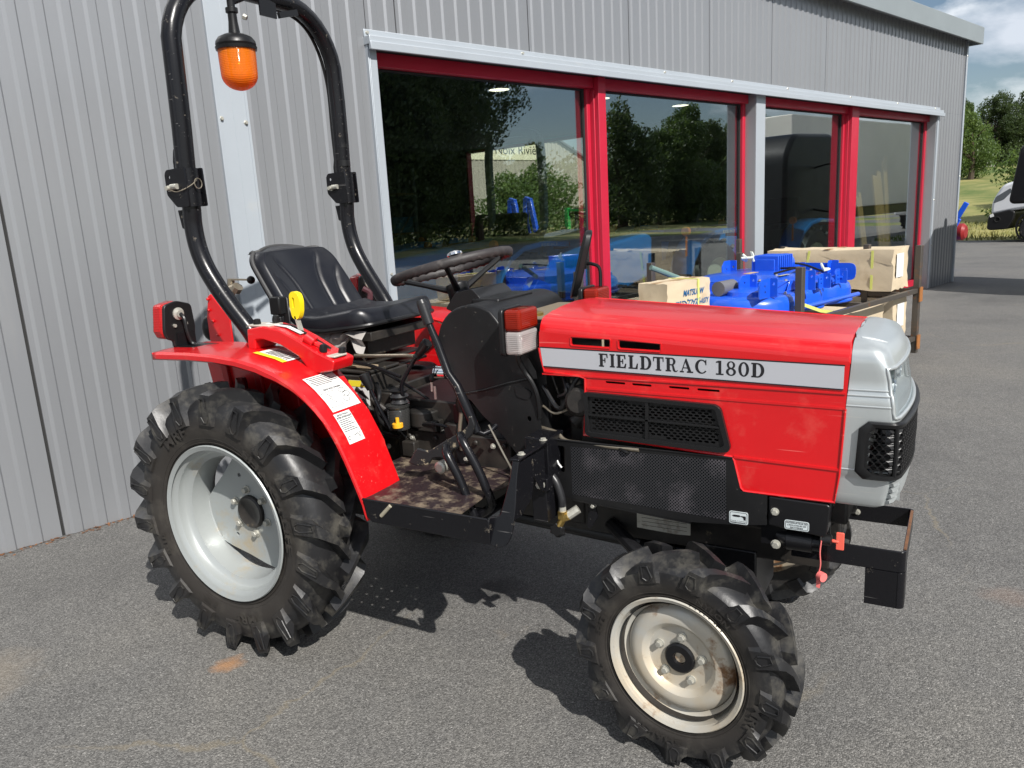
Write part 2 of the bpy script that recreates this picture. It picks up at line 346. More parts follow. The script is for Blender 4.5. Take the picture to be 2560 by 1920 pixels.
# ================================================================= GROUND
def asphalt():
    m = bpy.data.materials.new('asphalt'); m.use_nodes = True; t = m.node_tree; b = t.nodes['Principled BSDF']; l = t.links.new
    tc = t.nodes.new('ShaderNodeTexCoord')
    def noise(sc, det=5, r=.6):
        n = t.nodes.new('ShaderNodeTexNoise'); n.inputs['Scale'].default_value = sc; n.inputs['Detail'].default_value = det; n.inputs['Roughness'].default_value = r; l(tc.outputs['Object'], n.inputs[0]); return n
    def ramp(src, stops):
        r = t.nodes.new('ShaderNodeValToRGB'); e = r.color_ramp.elements
        e[0].position, e[0].color = stops[0][0], (*stops[0][1], 1); e[1].position, e[1].color = stops[-1][0], (*stops[-1][1], 1)
        for p, c in stops[1:-1]: q = e.new(p); q.color = (*c, 1)
        l(src, r.inputs[0]); return r
    vo = t.nodes.new('ShaderNodeTexVoronoi'); vo.inputs['Scale'].default_value = 270; l(tc.outputs['Object'], vo.inputs[0])
    vo2 = t.nodes.new('ShaderNodeTexVoronoi'); vo2.inputs['Scale'].default_value = 140; l(tc.outputs['Object'], vo2.inputs[0])
    stone = ramp(vo.outputs['Color'], [(.0, (.050, .049, .047)), (.45, (.112, .109, .104)), (.75, (.160, .156, .148)), (.92, (.235, .228, .218)), (1., (.37, .36, .34))])
    big = ramp(noise(.7, 6).outputs[0], [(.33, (.78, .78, .79)), (.5, (1, 1, 1)), (.68, (1.16, 1.14, 1.10))])
    mx = t.nodes.new('ShaderNodeMixRGB'); mx.blend_type = 'MULTIPLY'; mx.inputs[0].default_value = 1; l(stone.outputs[0], mx.inputs[1]); l(big.outputs[0], mx.inputs[2])
    mid = ramp(noise(9, 8, .7).outputs[0], [(.30, (.93, .93, .93)), (.7, (1.06, 1.06, 1.05))])
    m2 = t.nodes.new('ShaderNodeMixRGB'); m2.blend_type = 'MULTIPLY'; m2.inputs[0].default_value = 1; l(mx.outputs[0], m2.inputs[1]); l(mid.outputs[0], m2.inputs[2])
    sand = ramp(noise(1.9, 9, .7).outputs[0], [(.66, (0, 0, 0)), (.80, (.45, .45, .45))])
    m3 = t.nodes.new('ShaderNodeMixRGB'); l(sand.outputs[0], m3.inputs[0]); l(m2.outputs[0], m3.inputs[1]); m3.inputs[2].default_value = (.26, .20, .13, 1)
    spk = ramp(vo2.outputs['Color'], [(.965, (0, 0, 0)), (.985, (.8, .8, .8))]); m4 = t.nodes.new('ShaderNodeMixRGB'); l(spk.outputs[0], m4.inputs[0]); l(m3.outputs[0], m4.inputs[1]); m4.inputs[2].default_value = (.34, .33, .30, 1)
    last = m4.outputs[0]
    for (cx, cy), r0, col, amt in (((.02, -.66), .045, (.32, .17, .08), .8), ((-.62, -1.02), .14, (.24, .20, .15), .35), ((2.35, -.05), .16, (.24, .21, .17), .25), ((2.15, .75), .08, (.22, .14, .10), .25),
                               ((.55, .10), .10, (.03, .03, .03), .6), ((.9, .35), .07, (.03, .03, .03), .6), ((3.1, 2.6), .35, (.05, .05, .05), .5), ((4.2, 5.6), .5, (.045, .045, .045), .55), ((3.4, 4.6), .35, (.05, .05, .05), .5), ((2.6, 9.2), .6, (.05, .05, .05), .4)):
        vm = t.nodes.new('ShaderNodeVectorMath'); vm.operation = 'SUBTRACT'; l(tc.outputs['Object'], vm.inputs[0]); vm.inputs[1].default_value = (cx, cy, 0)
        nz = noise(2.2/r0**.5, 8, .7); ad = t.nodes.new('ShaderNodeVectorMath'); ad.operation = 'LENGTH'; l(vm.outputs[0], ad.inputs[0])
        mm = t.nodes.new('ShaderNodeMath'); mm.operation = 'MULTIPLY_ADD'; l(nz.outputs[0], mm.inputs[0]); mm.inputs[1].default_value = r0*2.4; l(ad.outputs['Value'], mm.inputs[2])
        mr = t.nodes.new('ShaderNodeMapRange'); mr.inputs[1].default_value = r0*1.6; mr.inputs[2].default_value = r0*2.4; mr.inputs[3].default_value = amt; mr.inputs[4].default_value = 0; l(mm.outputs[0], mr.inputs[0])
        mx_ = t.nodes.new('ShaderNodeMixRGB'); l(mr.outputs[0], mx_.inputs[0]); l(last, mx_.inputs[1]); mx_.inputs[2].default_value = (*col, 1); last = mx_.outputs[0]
    vc = t.nodes.new('ShaderNodeTexVoronoi'); vc.feature = 'DISTANCE_TO_EDGE'; vc.inputs['Scale'].default_value = .42
    wn = noise(3.5, 6, .65); vadd = t.nodes.new('ShaderNodeVectorMath'); vadd.operation = 'MULTIPLY_ADD'; l(wn.outputs['Color'], vadd.inputs[0]); vadd.inputs[1].default_value = (.22, .22, 0); l(tc.outputs['Object'], vadd.inputs[2]); l(vadd.outputs[0], vc.inputs[0])
    rc = ramp(vc.outputs['Distance'], [(.0, (1, 1, 1)), (.0028, (0, 0, 0))]); rm = ramp(noise(.55, 3).outputs[0], [(.50, (0, 0, 0)), (.60, (.55, .55, .55))])
    mk = t.nodes.new('ShaderNodeMixRGB'); mk.blend_type = 'MULTIPLY'; mk.inputs[0].default_value = 1; l(rc.outputs[0], mk.inputs[1]); l(rm.outputs[0], mk.inputs[2])
    mx2 = t.nodes.new('ShaderNodeMixRGB'); l(mk.outputs[0], mx2.inputs[0]); l(last, mx2.inputs[1]); mx2.inputs[2].default_value = (.20, .17, .12, 1); last = mx2.outputs[0]
    l(last, b.inputs['Base Color']); b.inputs['Roughness'].default_value = .78; b.inputs['Specular IOR Level'].default_value = .35
    bp = t.nodes.new('ShaderNodeBump'); bp.inputs['Strength'].default_value = .8; bp.inputs['Distance'].default_value = .0022; l(vo.outputs['Distance'], bp.inputs['Height']); bp.invert = True
    b2 = t.nodes.new('ShaderNodeBump'); b2.inputs['Strength'].default_value = .35; b2.inputs['Distance'].default_value = .01; l(noise(40, 5).outputs[0], b2.inputs['Height']); l(bp.outputs[0], b2.inputs['Normal']); l(b2.outputs[0], b.inputs['Normal'])
    return m
MT['asphalt'] = asphalt()
b = MB(); vs = [BM @ Vector(p) for p in ((-45, -19, .008), (20.9, -19, .008), (20.9, 26, .008), (-45, 26, .008))]; b.add([tuple(v) for v in vs], [(0, 1, 2, 3)])
tag(b.build('asphalt_yard', 'asphalt'), kind='structure')
b = MB(); b.add([tuple(BM @ Vector(p)) for p in ((20.9, -22, .008), (95, -22, .008), (95, -2.5, .008), (20.9, -2.5, .008))], [(0, 1, 2, 3)])
tag(b.build('road', 'asphalt'), kind='structure')
# ================================================================= TRACTOR (frame: x forward, y left, z up, origin under the rear axle)
TR = empty('compact_tractor')
tag(TR, 'small red compact tractor with silver nose and black roll bar on the open asphalt', 'tractor')

# ---- perforated sheet material
def perf_mat():
    m = mat('perforated_sheet', (.024, .0245, .027), .42, dirt=(.10, .09, .10), dscale=9, dpos=(.5, .75)); t = m.node_tree; b = t.nodes['Principled BSDF']
    tc = t.nodes.new('ShaderNodeTexCoord'); sx = t.nodes.new('ShaderNodeSeparateXYZ'); t.links.new(tc.outputs['Object'], sx.inputs[0])
    def mth(op, a, bb=None):
        n = t.nodes.new('ShaderNodeMath'); n.operation = op
        for i, q in enumerate((a, bb)):
            if q is None: continue
            if isinstance(q, (int, float)): n.inputs[i].default_value = q
            else: t.links.new(q, n.inputs[i])
        return n.outputs[0]
    P = 1/.0062
    a = mth('MULTIPLY', mth('ADD', sx.outputs[0], sx.outputs[2]), P*.7071); c = mth('MULTIPLY', mth('SUBTRACT', sx.outputs[0], sx.outputs[2]), P*.7071)
    fa = mth('SUBTRACT', mth('FRACT', a), .5); fc = mth('SUBTRACT', mth('FRACT', c), .5)
    d = mth('SQRT', mth('ADD', mth('MULTIPLY', fa, fa), mth('MULTIPLY', fc, fc)))
    h = mth('LESS_THAN', d, .33)
    src = b.inputs['Base Color'].links[0].from_socket
    mx = t.nodes.new('ShaderNodeMixRGB'); t.links.new(h, mx.inputs[0]); t.links.new(src, mx.inputs[1]); mx.inputs[2].default_value = (.002, .002, .003, 1)
    t.links.new(mx.outputs[0], b.inputs['Base Color'])
    sp = mth('MULTIPLY', mth('SUBTRACT', 1., h), .5); t.links.new(sp, b.inputs['Specular IOR Level'])
    return m
MT['perf'] = perf_mat()

# ---- wheels (outer face towards -y)
def tyre_mb(R, rr, hw, nl, dphi, words, ls=1.0):
    rb = MB(); d = (R-rr); rc = R-.036*ls
    prof = [(rr-.004, -hw*.80), (rr+.006, -hw*.86), (rr+d*.22, -hw*1.02), (rr+d*.42, -hw*1.08), (rr+d*.62, -hw*1.02), (rc-.020, -hw*.90), (rc-.007, -hw*.72), (rc, -hw*.4), (rc+.002, 0)]
    prof = prof+[(r, -y) for r, y in prof[::-1][1:]]+[(rr-.016, hw*.7), (rr-.016, -hw*.7)]
    rb.lathe([(r, y) for r, y in prof], (0, 0, 0), (0, 1, 0), 96, False)
    # the lathe frame for axis y: u = x, w = y cross x = -z
    def P(r, y, th): return (r*cos(th), y, r*sin(th))
    for sgn in (-1, 1):
        for k in range(nl):
            th0 = 2*pi*(k+(.5 if sgn > 0 else 0))/nl
            st = [  # base r, base y, top r, top y, dtheta, half width (m)
                (rr+d*.40, 1.05, rr+d*.41, 1.15, -.02, .030), (rr+d*.62, 1.0, rr+d*.64, 1.19, -.005, .027), (rc-.022, .90, R-.017*ls, 1.16, .02, .023),
                (rc-.012, .78, R-.006*ls, .97, .06, .020), (rc-.006, .5, R-.001, .55, .45*dphi, .0165), (rc-.004, .2, R, .22, .78*dphi, .0165), (rc-.004, -.03, R, -.02, dphi, .018)]
            rows = []
            for br, by, tr_, ty, dt, w in st:
                w *= ls; th = th0-dt
                bw = w*1.28/max(br, .01); tw = w*.86/tr_
                rows.append([P(br, sgn*by*hw, th-bw), P((br+tr_*2)/3, sgn*(by+2*ty)/3*hw, th-tw*1.12), P(tr_, sgn*ty*hw, th-tw), P(tr_, sgn*ty*hw, th+tw), P((br+tr_*2)/3, sgn*(by+2*ty)/3*hw, th+tw*1.12), P(br, sgn*by*hw, th+bw)])
            rb.grid(rows, flip=sgn > 0)
            rb.add(rows[0], [(0, 1, 2, 3, 4, 5)]); rb.add(rows[-1], [(5, 4, 3, 2, 1, 0)])
            # raised loop moulded on the shoulder block
            if sgn < 0:
                q = []
                for u, v in ((-.62, .12), (-.40, .92), (.40, .92), (.62, .12), (.25, -.12), (-.25, -.12)):
                    r_ = rr+d*.50+v*(R-.024*ls-rr-d*.50); yy = -(1.165 if v < .5 else 1.195)*hw; th = th0+.005-u*.022*ls/r_
                    q.append(P(r_, yy-.001, th))
                rb.tube(q, .0024*ls, 5, closed=True)
    # moulded lettering on the sidewall
    for txt, a0, a1, r0, r1 in words:
        def fn(u, v):
            th = radians(a0+(a1-a0)*u); r_ = r0+(r1-r0)*v
            return P(r_, -hw*1.085-.0042+abs((r_-rr)/d-.42)*hw*.10, th)
        add_text(rb, txt, fn, 0, 1, 0, 1, .02)
    for r_ in (rr+d*.10, rr+d*.17): rb.tube([P(r_, -hw*(.93+.25*(r_-rr)/d), 2*pi*i/72) for i in range(72)], .0013, 4, closed=True)
    return rb
def bolt_mb(c, r, h, ax=(0, -1, 0)):
    b = MB(); b.lathe([(r*1.35, 0), (r*1.35, h*.18), (r*1.2, h*.22)], c, ax, 14); b.lathe([(r, h*.2), (r, h*.92), (r*.86, h)], c, ax, 6); return b
def rear_wheel(name='rear_wheel'):
    b = MB()
    b.lathe([(.240, -.088), (.254, -.093), (.257, -.089), (.247, -.082), (.236, -.076), (.229, -.070), (.227, -.05), (.222, -.043), (.206, -.035), (.203, -.010),
             (.200, .02), (.203, .045), (.222, .055), (.232, .08), (.250, .09), (.254, .085), (.236, .07)], (0, 0, 0), (0, 1, 0), 80, False)
    n0 = []
    for k in range(3):       # disc with three cut-away chords between its welded tabs
        c0 = 120*k+68
        n0 += [(.2035*cos(radians(a)), .2035*sin(radians(a))) for a in range(c0-22, c0+24, 4)]
        n0 += [(.178*cos(radians(c0+36)), .178*sin(radians(c0+36))), (.160*cos(radians(c0+60)), .160*sin(radians(c0+60))), (.178*cos(radians(c0+84)), .178*sin(radians(c0+84)))]
    holes = [circ(.125*cos(a), .125*sin(a), .0075) for a in (radians(100), radians(220), radians(340))]
    b.plate([n0]+holes, XZ, .030, .038)
    for k in range(3):
        a = radians(120*k+68); b.tube([(.203*cos(a+t), .029, .203*sin(a+t)) for t in (-.32, -.2, -.1, 0, .1, .2, .32)], .005, 6)
    w = b.build(name, 'rim', TR, smooth=30)
    tyre_mb(.438, .247, .091, 18, .29, [('MRF', 122, 100, .296, .328), ('SHAKTI LIFE', 52, -16, .282, .306), ('MRF', -78, -96, .296, .326), ('8-18', 200, 186, .29, .31), ('8 PR', -112, -124, .285, .302)]).build('tyre', 'rubber_rear', w, smooth=32)
    MB().lathe([(.056, .031), (.055, .020), (.049, .016), (.036, .021), (.020, .023), (.0001, .023)], (0, 0, 0), (0, 1, 0), 28, False).build('hub_cap', 'grime', w, smooth=30)
    for k in range(6):
        a = radians(60*k+30); bolt_mb((.074*cos(a), .030, .074*sin(a)), .0098, .017).build('wheel_bolt', 'zinc', w)
    return w
rw = rear_wheel(); rw.location = (0, -.502, .445); rw.rotation_euler = (0, radians(-8), 0)
rl = copy_tree(rw, TR); rl.location = (0, .502, .445); rl.rotation_euler = (0, 0, pi)
def front_wheel():
    b = MB()
    b.lathe([(.158, -.056), (.167, -.060), (.170, -.057), (.163, -.050), (.157, -.046), (.153, -.030), (.146, -.022), (.138, -.016), (.136, .02), (.146, .03), (.155, .05), (.168, .06), (.160, .048)], (0, 0, 0), (0, 1, 0), 72, False)
    b.lathe([(.138, -.010), (.134, -.022), (.124, -.031), (.108, -.036), (.094, -.034), (.084, -.026), (.080, -.020), (.074, -.018), (.001, -.018)], (0, 0, 0), (0, 1, 0), 64, False)
    w = b.build('front_wheel', 'rim_f', TR, smooth=30)
    tyre_mb(.2745, .163, .059, 13, .36, [('NYLON', 78, 52, .190, .204), ('MRF', -2, -24, .196, .218), ('SHAKTI', -78, -112, .190, .206), ('5-12', 176, 160, .186, .202), ('4 PR', 200, 214, .186, .198)], .86).build('tyre', 'rubber_front', w, smooth=32)
    MB().lathe([(.038, -.018), (.038, -.024), (.034, -.027), (.016, -.026), (.013, -.016), (.0001, -.016)], (0, 0, 0), (0, 1, 0), 28, False).build('hub_cap', 'black', w, smooth=30)
    for k in range(5):
        a = radians(72*k+18-72); bolt_mb((.057*cos(a), -.018, .057*sin(a)), .0085, .013).build('wheel_bolt', 'zinc', w)
    return w
fw = front_wheel(); fw.location = (1.422, -.452, .281); fw.rotation_euler = (0, radians(6), -.115)
fl = copy_tree(fw, TR); fl.location = (1.422, .452, .281); fl.rotation_euler = (0, 0, pi-.115)
for c in fl.children:
    pass

# ---- rear fenders
PF = [(.567, .533), (.56, .575), (.538, .635), (.515, .695), (.486, .757), (.455, .805), (.421, .845), (.385, .878), (.350, .903), (.29, .932), (.215, .955), (.13, .970), (.03, .978), (-.08, .980), (-.24, .976)]
PL = [0.]
for a, b_ in zip(PF, PF[1:]): PL.append(PL[-1]+math.hypot(b_[0]-a[0], b_[1]-a[1]))
def fen(s, y, o=0.):
    s = max(0, min(PL[-1]-1e-6, s)); i = max(k for k in range(len(PL)) if PL[k] <= s+1e-9); i = min(i, len(PF)-2)
    t = (s-PL[i])/(PL[i+1]-PL[i]); a = Vector(PF[i]); b = Vector(PF[i+1]); e = (b-a).normalized(); p = a+(b-a)*t
    return (p.x+e.y*o, y, p.y-e.x*o)
def fender(sg):
    f = MB(); rows = []
    N = 46
    for i in range(N+1):
        s = PL[-1]*i/N
        lip = .006+.016*min(1, max(0, (s-.25)/.3)); yo = -.560-.012*min(1, s/.5); yi = -.388 if s < .36 else -.388+.028*min(1, (s-.36)/.1)
        rows.append([fen(s, yo+.004, -lip), fen(s, yo, -lip+.004), fen(s, yo, -.006), fen(s, yo+.006, 0), fen(s, -.52, .003), fen(s, -.44, .003), fen(s, yi-.006, 0), fen(s, yi, -.006), fen(s, yi+.001, -.012)])
    f.grid(rows)
    e = [fen(PL[-1], y, o) for y, o in ((-.572, -.022), (-.572, 0), (-.36, 0), (-.36, -.022))]
    f.add(e, [(0, 1, 2, 3)])
    # inner fender wall with pressed ribs
    wall = [(.30, .905), (.36, .872), (.43, .79), (.48, .70), (.50, .60), (.40, .60), (.15, .66), (-.10, .66), (-.23, .80), (-.26, .95), (-.24, .965), (-.05, .972), (.15, .960)]
    f.prism(wall, XZ, -.362, -.358)
    if sg > 0: f = mirror_y(f)
    o = f.build('rear_fender', 'red', TR, smooth=35, solid=.003)
    rb = MB()
    for x in (-.13, .02, .17, .30): rb.prism([(x-.012, .67), (x+.012, .67), (x-.02, .93), (x-.05, .93)], XZ, -.376, -.362)
    for x, z in ((-.07, .80), (.09, .83), (.23, .81), (.09, .72)): rb.lathe([(.009, 0), (.009, .008), (.005, .01)], (x, -.363, z), (0, -1, 0), 6)
    (mirror_y(rb) if sg > 0 else rb).build('fender_rib', 'red_in', o, bevel=.003)
    return o
fenR = fender(-1); fenL = fender(1)
def fplate(s0, s1, y0, y1, o, m, name, bev=None):
    b = MB(); n = 8
    b.grid([[fen(s0+(s1-s0)*i/n, y, o) for y in (y0, y1)] for i in range(n+1)]); return b.build(name, m, fenR)
def flines(L, o=.0078):       # printed lines: list of (s0,s1,y0,y1)
    b = MB()
    for s0, s1, y0, y1 in L: b.add([fen(s0, y0, o), fen(s0, y1, o), fen(s1, y1, o), fen(s1, y0, o)], [(0, 1, 2, 3)])
    return b
def fo(s0): return lambda u, v: fen(s0+v, u, .0080)
lb = fplate(.316, .450, -.525, -.407, .0068, 'white', 'instruction_label')
b = flines([(.4445-i*.0062, .4425-i*.0062, -.519+.004*(i % 3), -.412-.010*((i*7) % 4)) for i in range(6)])
add_text(b, 'INSTRUCTION ADDE', lambda u, v: fen(.394-v, -u, .0080), .43, .50, 0, .0065, .01)
b.tube([fen(.33, -.517, .0076), fen(.382, -.517, .0076), fen(.382, -.47, .0076), fen(.33, -.47, .0076)], .0007, 4, closed=True)
b.tube([fen(.377, -.50, .0076), fen(.36, -.49, .0076), fen(.36, -.50, .0076), fen(.34, -.485, .0076)], .0007, 4)
for q in ((.375, .438), (.36, .432), (.345, .445)):
    b.tube([fen(q[0]+.009*cos(t), -q[1]+.013*sin(t), .0076) for t in [i*pi/5 for i in range(10)]], .0007, 4, closed=True)
b.build('printed_text', 'ink', lb)
lb = fplate(.215, .309, -.531, -.466, .0068, 'white', 'hydraulic_filter_label')
b = flines([(.2875-i*.0058, .2858-i*.0058, -.527, -.472-.008*((i*5) % 3)) for i in range(7)])
add_text(b, 'INSTRUCTION DU', lambda u, v: fen(.2985+v, u, .0080), -.522, -.476, 0, .006, .01)
add_text(b, 'FILTRE HYDRAULIQUE', lambda u, v: fen(.2905+v, u, .0080), -.528, -.469, 0, .006, .01)
b.tube([fen(.235, -.50, .0076), fen(.238, -.485, .0076), fen(.226, -.480, .0076), fen(.24, -.474, .0076)], .0009, 4)
b.tube([fen(.232+.005*cos(t), -.521+.005*sin(t), .0076) for t in [i*pi/4 for i in range(8)]], .0007, 4, closed=True)
b.build('printed_text', 'ink', lb)
lb = fplate(.556, .672, -.478, -.41, .0068, 'white', 'warning_label')
b = flines([(.566+i*.010, .570+i*.010, -.474, -.416) for i in range(9)]); b.build('printed_text', 'ink', lb)
fplate(.556, .676, -.498, -.479, .0068, 'yellow_lbl', 'warning_label')
# ---- control console on the right fender
b = MB()
top = [(.065, 1.040), (.13, 1.050), (.20, 1.040), (.27, 1.012), (.34, .978), (.405, .955), (.395, .925), (.315, .912), (.27, .962), (.20, .995), (.13, 1.010), (.095, 1.008), (.092, .976), (.06, .976)]
b.prism(roundpoly(top, .006, 2), XZ, -.455, -.365)
con = b.build('control_console', 'red', TR, bevel=.004)
b = MB(); b.prism([(.11, 1.053), (.20, 1.046), (.27, 1.018), (.345, .982), (.345, .980), (.27, 1.012), (.20, 1.040), (.11, 1.047)], XZ, -.402, -.394); b.build('lever_slot', 'hole', con)
b = MB(); b.prism([(.115, 1.0535), (.20, 1.046), (.255, 1.0265), (.255, 1.0255), (.20, 1.044), (.115, 1.0515)], XZ, -.424, -.408); b.build('scale_label', 'white', con)
for x, z in ((.085, 1.045), (.13, 1.052), (.345, .975), (.385, .962)):
    b = MB(); b.lathe([(.011, 0), (.012, .012), (.010, .022), (.006, .024)], (x, -.43+(.035 if x in (.13, .385) else 0), z), (.1, 0, 1), 10); b.build('knob_nut', 'plastic', con, smooth=True)
for q_ in ((.06, .15, -.445, -.385, 1.046, 1.052), (.33, .40, -.445, -.39, .962, .968)): b = MB(); b.box(*q_); b.build('mount_strip', 'grey_plastic', con, bevel=.002)
b = MB(); b.bar((.245, -.398, .99), (.222, -.398, 1.075), .016, .006, (1, 0, 0)); lev = b.build('position_lever', 'zinc', con)
b = MB()
gr = roundpoly([(.212, 1.068), (.234, 1.064), (.246, 1.085), (.250, 1.122), (.243, 1.144), (.220, 1.150), (.208, 1.140), (.206, 1.10)], .010, 3)
b.plate([gr, roundpoly([(.219, 1.10), (.225, 1.10), (.227, 1.13), (.219, 1.132)], .003, 2)], XZ, -.406, -.388)
b.build('lever_knob', 'yellow', lev, bevel=.005, seg=3)
b = MB(); b.tube([(.285, -.432, 1.02), (.31, -.425, 1.00)], .018, 12); b.tube([(.31, -.425, 1.0), (.345, -.42, .985)], .009, 10); b.build('stop_knob', 'red', con, smooth=True, bevel=.003)

# ---- tail lamps
for sg in (-1, 1):
    y0, y1 = (-.53, -.412) if sg < 0 else (.412, .53)
    fy = lambda u, v, w: (-.222+w, sg*abs(u) if False else u, v)
    b = MB(); out = roundpoly([(y0, 1.035), (y0+.012, 1.118), (y0+.06, 1.128), (y1-.005, 1.112), (y1, 1.04), (y1-.01, .978), (y0+.03, .978), (y0+.03, 1.003), (y0+.01, 1.008)], .012, 3)
    b.prism(out, fy, -.012, 0); lam = b.build('tail_lamp', 'plastic', TR, bevel=.003)
    b = MB(); b.prism([(y0+.06*0, 1.035), (y0+.012, 1.118), (y0+.06, 1.127), (y1-.005, 1.111), (y1-.002, 1.04), (y1-.014, 1.012), (y0+.012, 1.008)], fy, -.062, -.013)
    b.build('lens', 'red_lens', lam, bevel=.010, seg=3)
    b = MB(); b.lathe([(.020, 0), (.020, .004), (.012, .007), (.012, .012)], ((-.222), (y0+y1)/2, 1.086), (1, 0, 0), 18); b.lathe([(.006, 0), (.006, .006)], (-.222, (y0+y1)/2-.02, 1.050), (1, 0, 0), 6); b.lathe([(.006, 0), (.006, .006)], (-.222, (y0+y1)/2+.022, 1.052), (1, 0, 0), 6)
    b.build('screw', 'zinc', lam)
    b = MB(); c = (y0+y1)/2; b.tube(smooth_path([(-.21, c, 1.086), (-.195, c, 1.07), (-.190, c, 1.03), (-.185, c+.01, .99), (-.15, c+.02, .978)], 5), .006, 8); b.build('cable', 'plastic', lam, smooth=True)
    b = MB(); b.box(-.235, -.12, y0+.035, y1+.0, .979, .983); b.bar((-.218, y0+.04, 1.0), (-.218, y1-.01, 1.0), .05, .004, (1, 0, 0)); b.build('bracket', 'black', lam)

# ---- roll bar
b = MB()
hoop = [(-.212, -.372, 1.53), (-.206, -.370, 1.66), (-.203, -.368, 1.80)]
for i in range(1, 10):
    a = radians(180-90*i/9*1.0); hoop.append((-.203, -.368+.225+.225*cos(a), 1.885+.235*sin(a)))
hoop += [(-.203, 0, 2.121)]
hoop = hoop+[(x, -y, z) for x, y, z in hoop[::-1][1:]]
b.tube(hoop, .0302, 22); rops = b.build('roll_bar', 'black_steel', TR, smooth=60)
for sg in (-1, 1):
    b = MB(); b.tube(smooth_path([(-.212, sg*.372, 1.50), (-.210, sg*.372, 1.42), (-.214, sg*.372, 1.36), (-.206, sg*.372, 1.29), (-.184, sg*.370, 1.225), (-.142, sg*.366, 1.155), (-.090, sg*.360, 1.085), (-.040, sg*.352, 1.02), (-.01, sg*.346, .96), (0, sg*.34, .88)], 5), .0288, 18)
    b.build('lower_post', 'black_steel', rops, smooth=60)
    b = MB(); cl = roundpoly([(-.262, 1.535), (-.176, 1.538), (-.174, 1.418), (-.232, 1.418), (-.272, 1.458), (-.272, 1.522)], .006, 2)
    hol = [circ(-.252, 1.512, .006), circ(-.2, 1.475, .005)]
    y = sg*.372
    b.plate([cl]+hol, XZ, y-.036, y-.031); b.plate([cl]+hol, XZ, y+.031, y+.036)
    b.tube([(-.208, y, 1.418), (-.208, y, 1.536)], .0355, 18, caps=False)
    hb = b.build('hinge_bracket', 'black_steel', rops, smooth=30, solid=.0)
    b = MB(); b.prism([(-.245, 1.56), (-.235, 1.60), (-.225, 1.53), (-.245, 1.53)], XZ, y-.02, y+.02); b.build('stop_lug', 'black_steel', rops, bevel=.003); b = MB(); b.prism([(-.255, 1.41), (-.23, 1.41), (-.215, 1.34), (-.245, 1.352)], XZ, y-.02, y+.02); b.build('stop_lug', 'black_steel', rops, bevel=.003)
    b = MB(); b.lathe([(.011, 0), (.011, .008)], (-.247, y-.037, 1.478), (0, -1, 0), 6); b.tube([(-.247, y-.03, 1.478), (-.247, y-.056, 1.478)], .0075, 10); b.tube([(-.24, y-.041, 1.482), (-.212, y-.041, 1.482)], .009, 10); b.build('hinge_pin', 'zinc', rops, smooth=30)
    if sg < 0:
        b = MB(); b.tube(smooth_path([(-.245, y-.045, 1.474), (-.215, y-.046, 1.465), (-.185, y-.042, 1.470), (-.168, y-.02, 1.485), (-.166, y, 1.50)], 5), .0016, 6)
        b.tube([(-.163, y+.014*cos(t), 1.488+.016*sin(t)) for t in [i*pi/6 for i in range(12)]], .0016, 5, closed=True); b.build('pin_ring', 'pipe', rops)
    else:
        b = MB()
        for z in (1.56, 1.63, 1.70, 1.79, 1.89): b.tube([(-.204, y-.003, z), (-.204, y-.003, z+.022)], .0275, 16)
        b.tube(smooth_path([(-.228, y-.02, 1.54), (-.232, y-.018, 1.7), (-.232, y-.018, 1.86), (-.232, y-.05, 1.98), (-.232, y-.11, 2.06), (-.232, y-.2, 2.095), (-.22, y-.33, 2.09)], 4), .006, 8)
        b.build('taped_cable', 'plastic', rops, smooth=True)
# ---- beacon under the roll bar
bx, by = -.205, -.108
b = MB(); b.lathe([(.066, 0), (.068, .010), (.063, .012), (.066, .018), (.064, .028), (.055, .040), (.036, .049), (.019, .053), (.015, .09), (.0145, .115), (.020, .118), (.020, .132), (.012, .135), (.010, .17)], (bx, by, 1.925), (0, 0, 1), 36)
bea = b.build('beacon_lamp', 'plastic', TR, smooth=35)
b = MB(); pr = [(.060, 0), (.061, -.03), (.0595, -.080)]+[(.0595*cos(radians(a)), -.080-.050*sin(radians(a))) for a in range(12, 91, 13)]+[(.0005, -.130)]
rows = []
for r_, h in pr: rows.append([(bx+(r_+(.0012 if (k % 2 and h > -.026) else 0))*cos(2*pi*k/96), by+(r_+(.0012 if (k % 2 and h > -.026) else 0))*sin(2*pi*k/96), 1.927+h) for k in range(96)])
b.grid(rows, closed=True); b.build('amber_dome', 'amber', bea, smooth=35)
b = MB(); b.sphere((bx, by, 1.868), .036, 10, (1, 1, 1)); b.build('reflector', mat('amber_reflector', (.85, .42, .04), .12, metal=.9), bea, smooth=True)
b = MB(); b.tube([(bx, by, 1.905), (bx, by, 1.925)], .03, 14); b.tube([(bx+.02, by-.03, 1.86), (bx+.01, by-.035, 1.90)], .004, 6); b.build('bulb_holder', 'plastic', bea, smooth=30)
b = MB(); b.tube([(bx, by, 2.05), (bx, by, 2.10)], .013, 12); b.tube([(bx-.0, by, 2.078), (-.203, -.06, 2.10)], .014, 10); b.build('mounting_arm', 'black', bea, smooth=30)
b = MB(); b.prism([(-.02, 2.045), (.055, 2.045), (.055, 2.095), (-.02, 2.11)], YZ, -.170, -.164); b.bar((-.17, .07, 2.06), (-.17, .16, 2.085), .012, .02)
b.build('bracket', 'black', bea, smooth=30)
b = MB(); b.lathe([(.010, 0), (.008, .012)], (bx+.03, by+.02, 2.03), (1, .5, -.6), 6); b.build('wing_screw', 'zinc', bea)

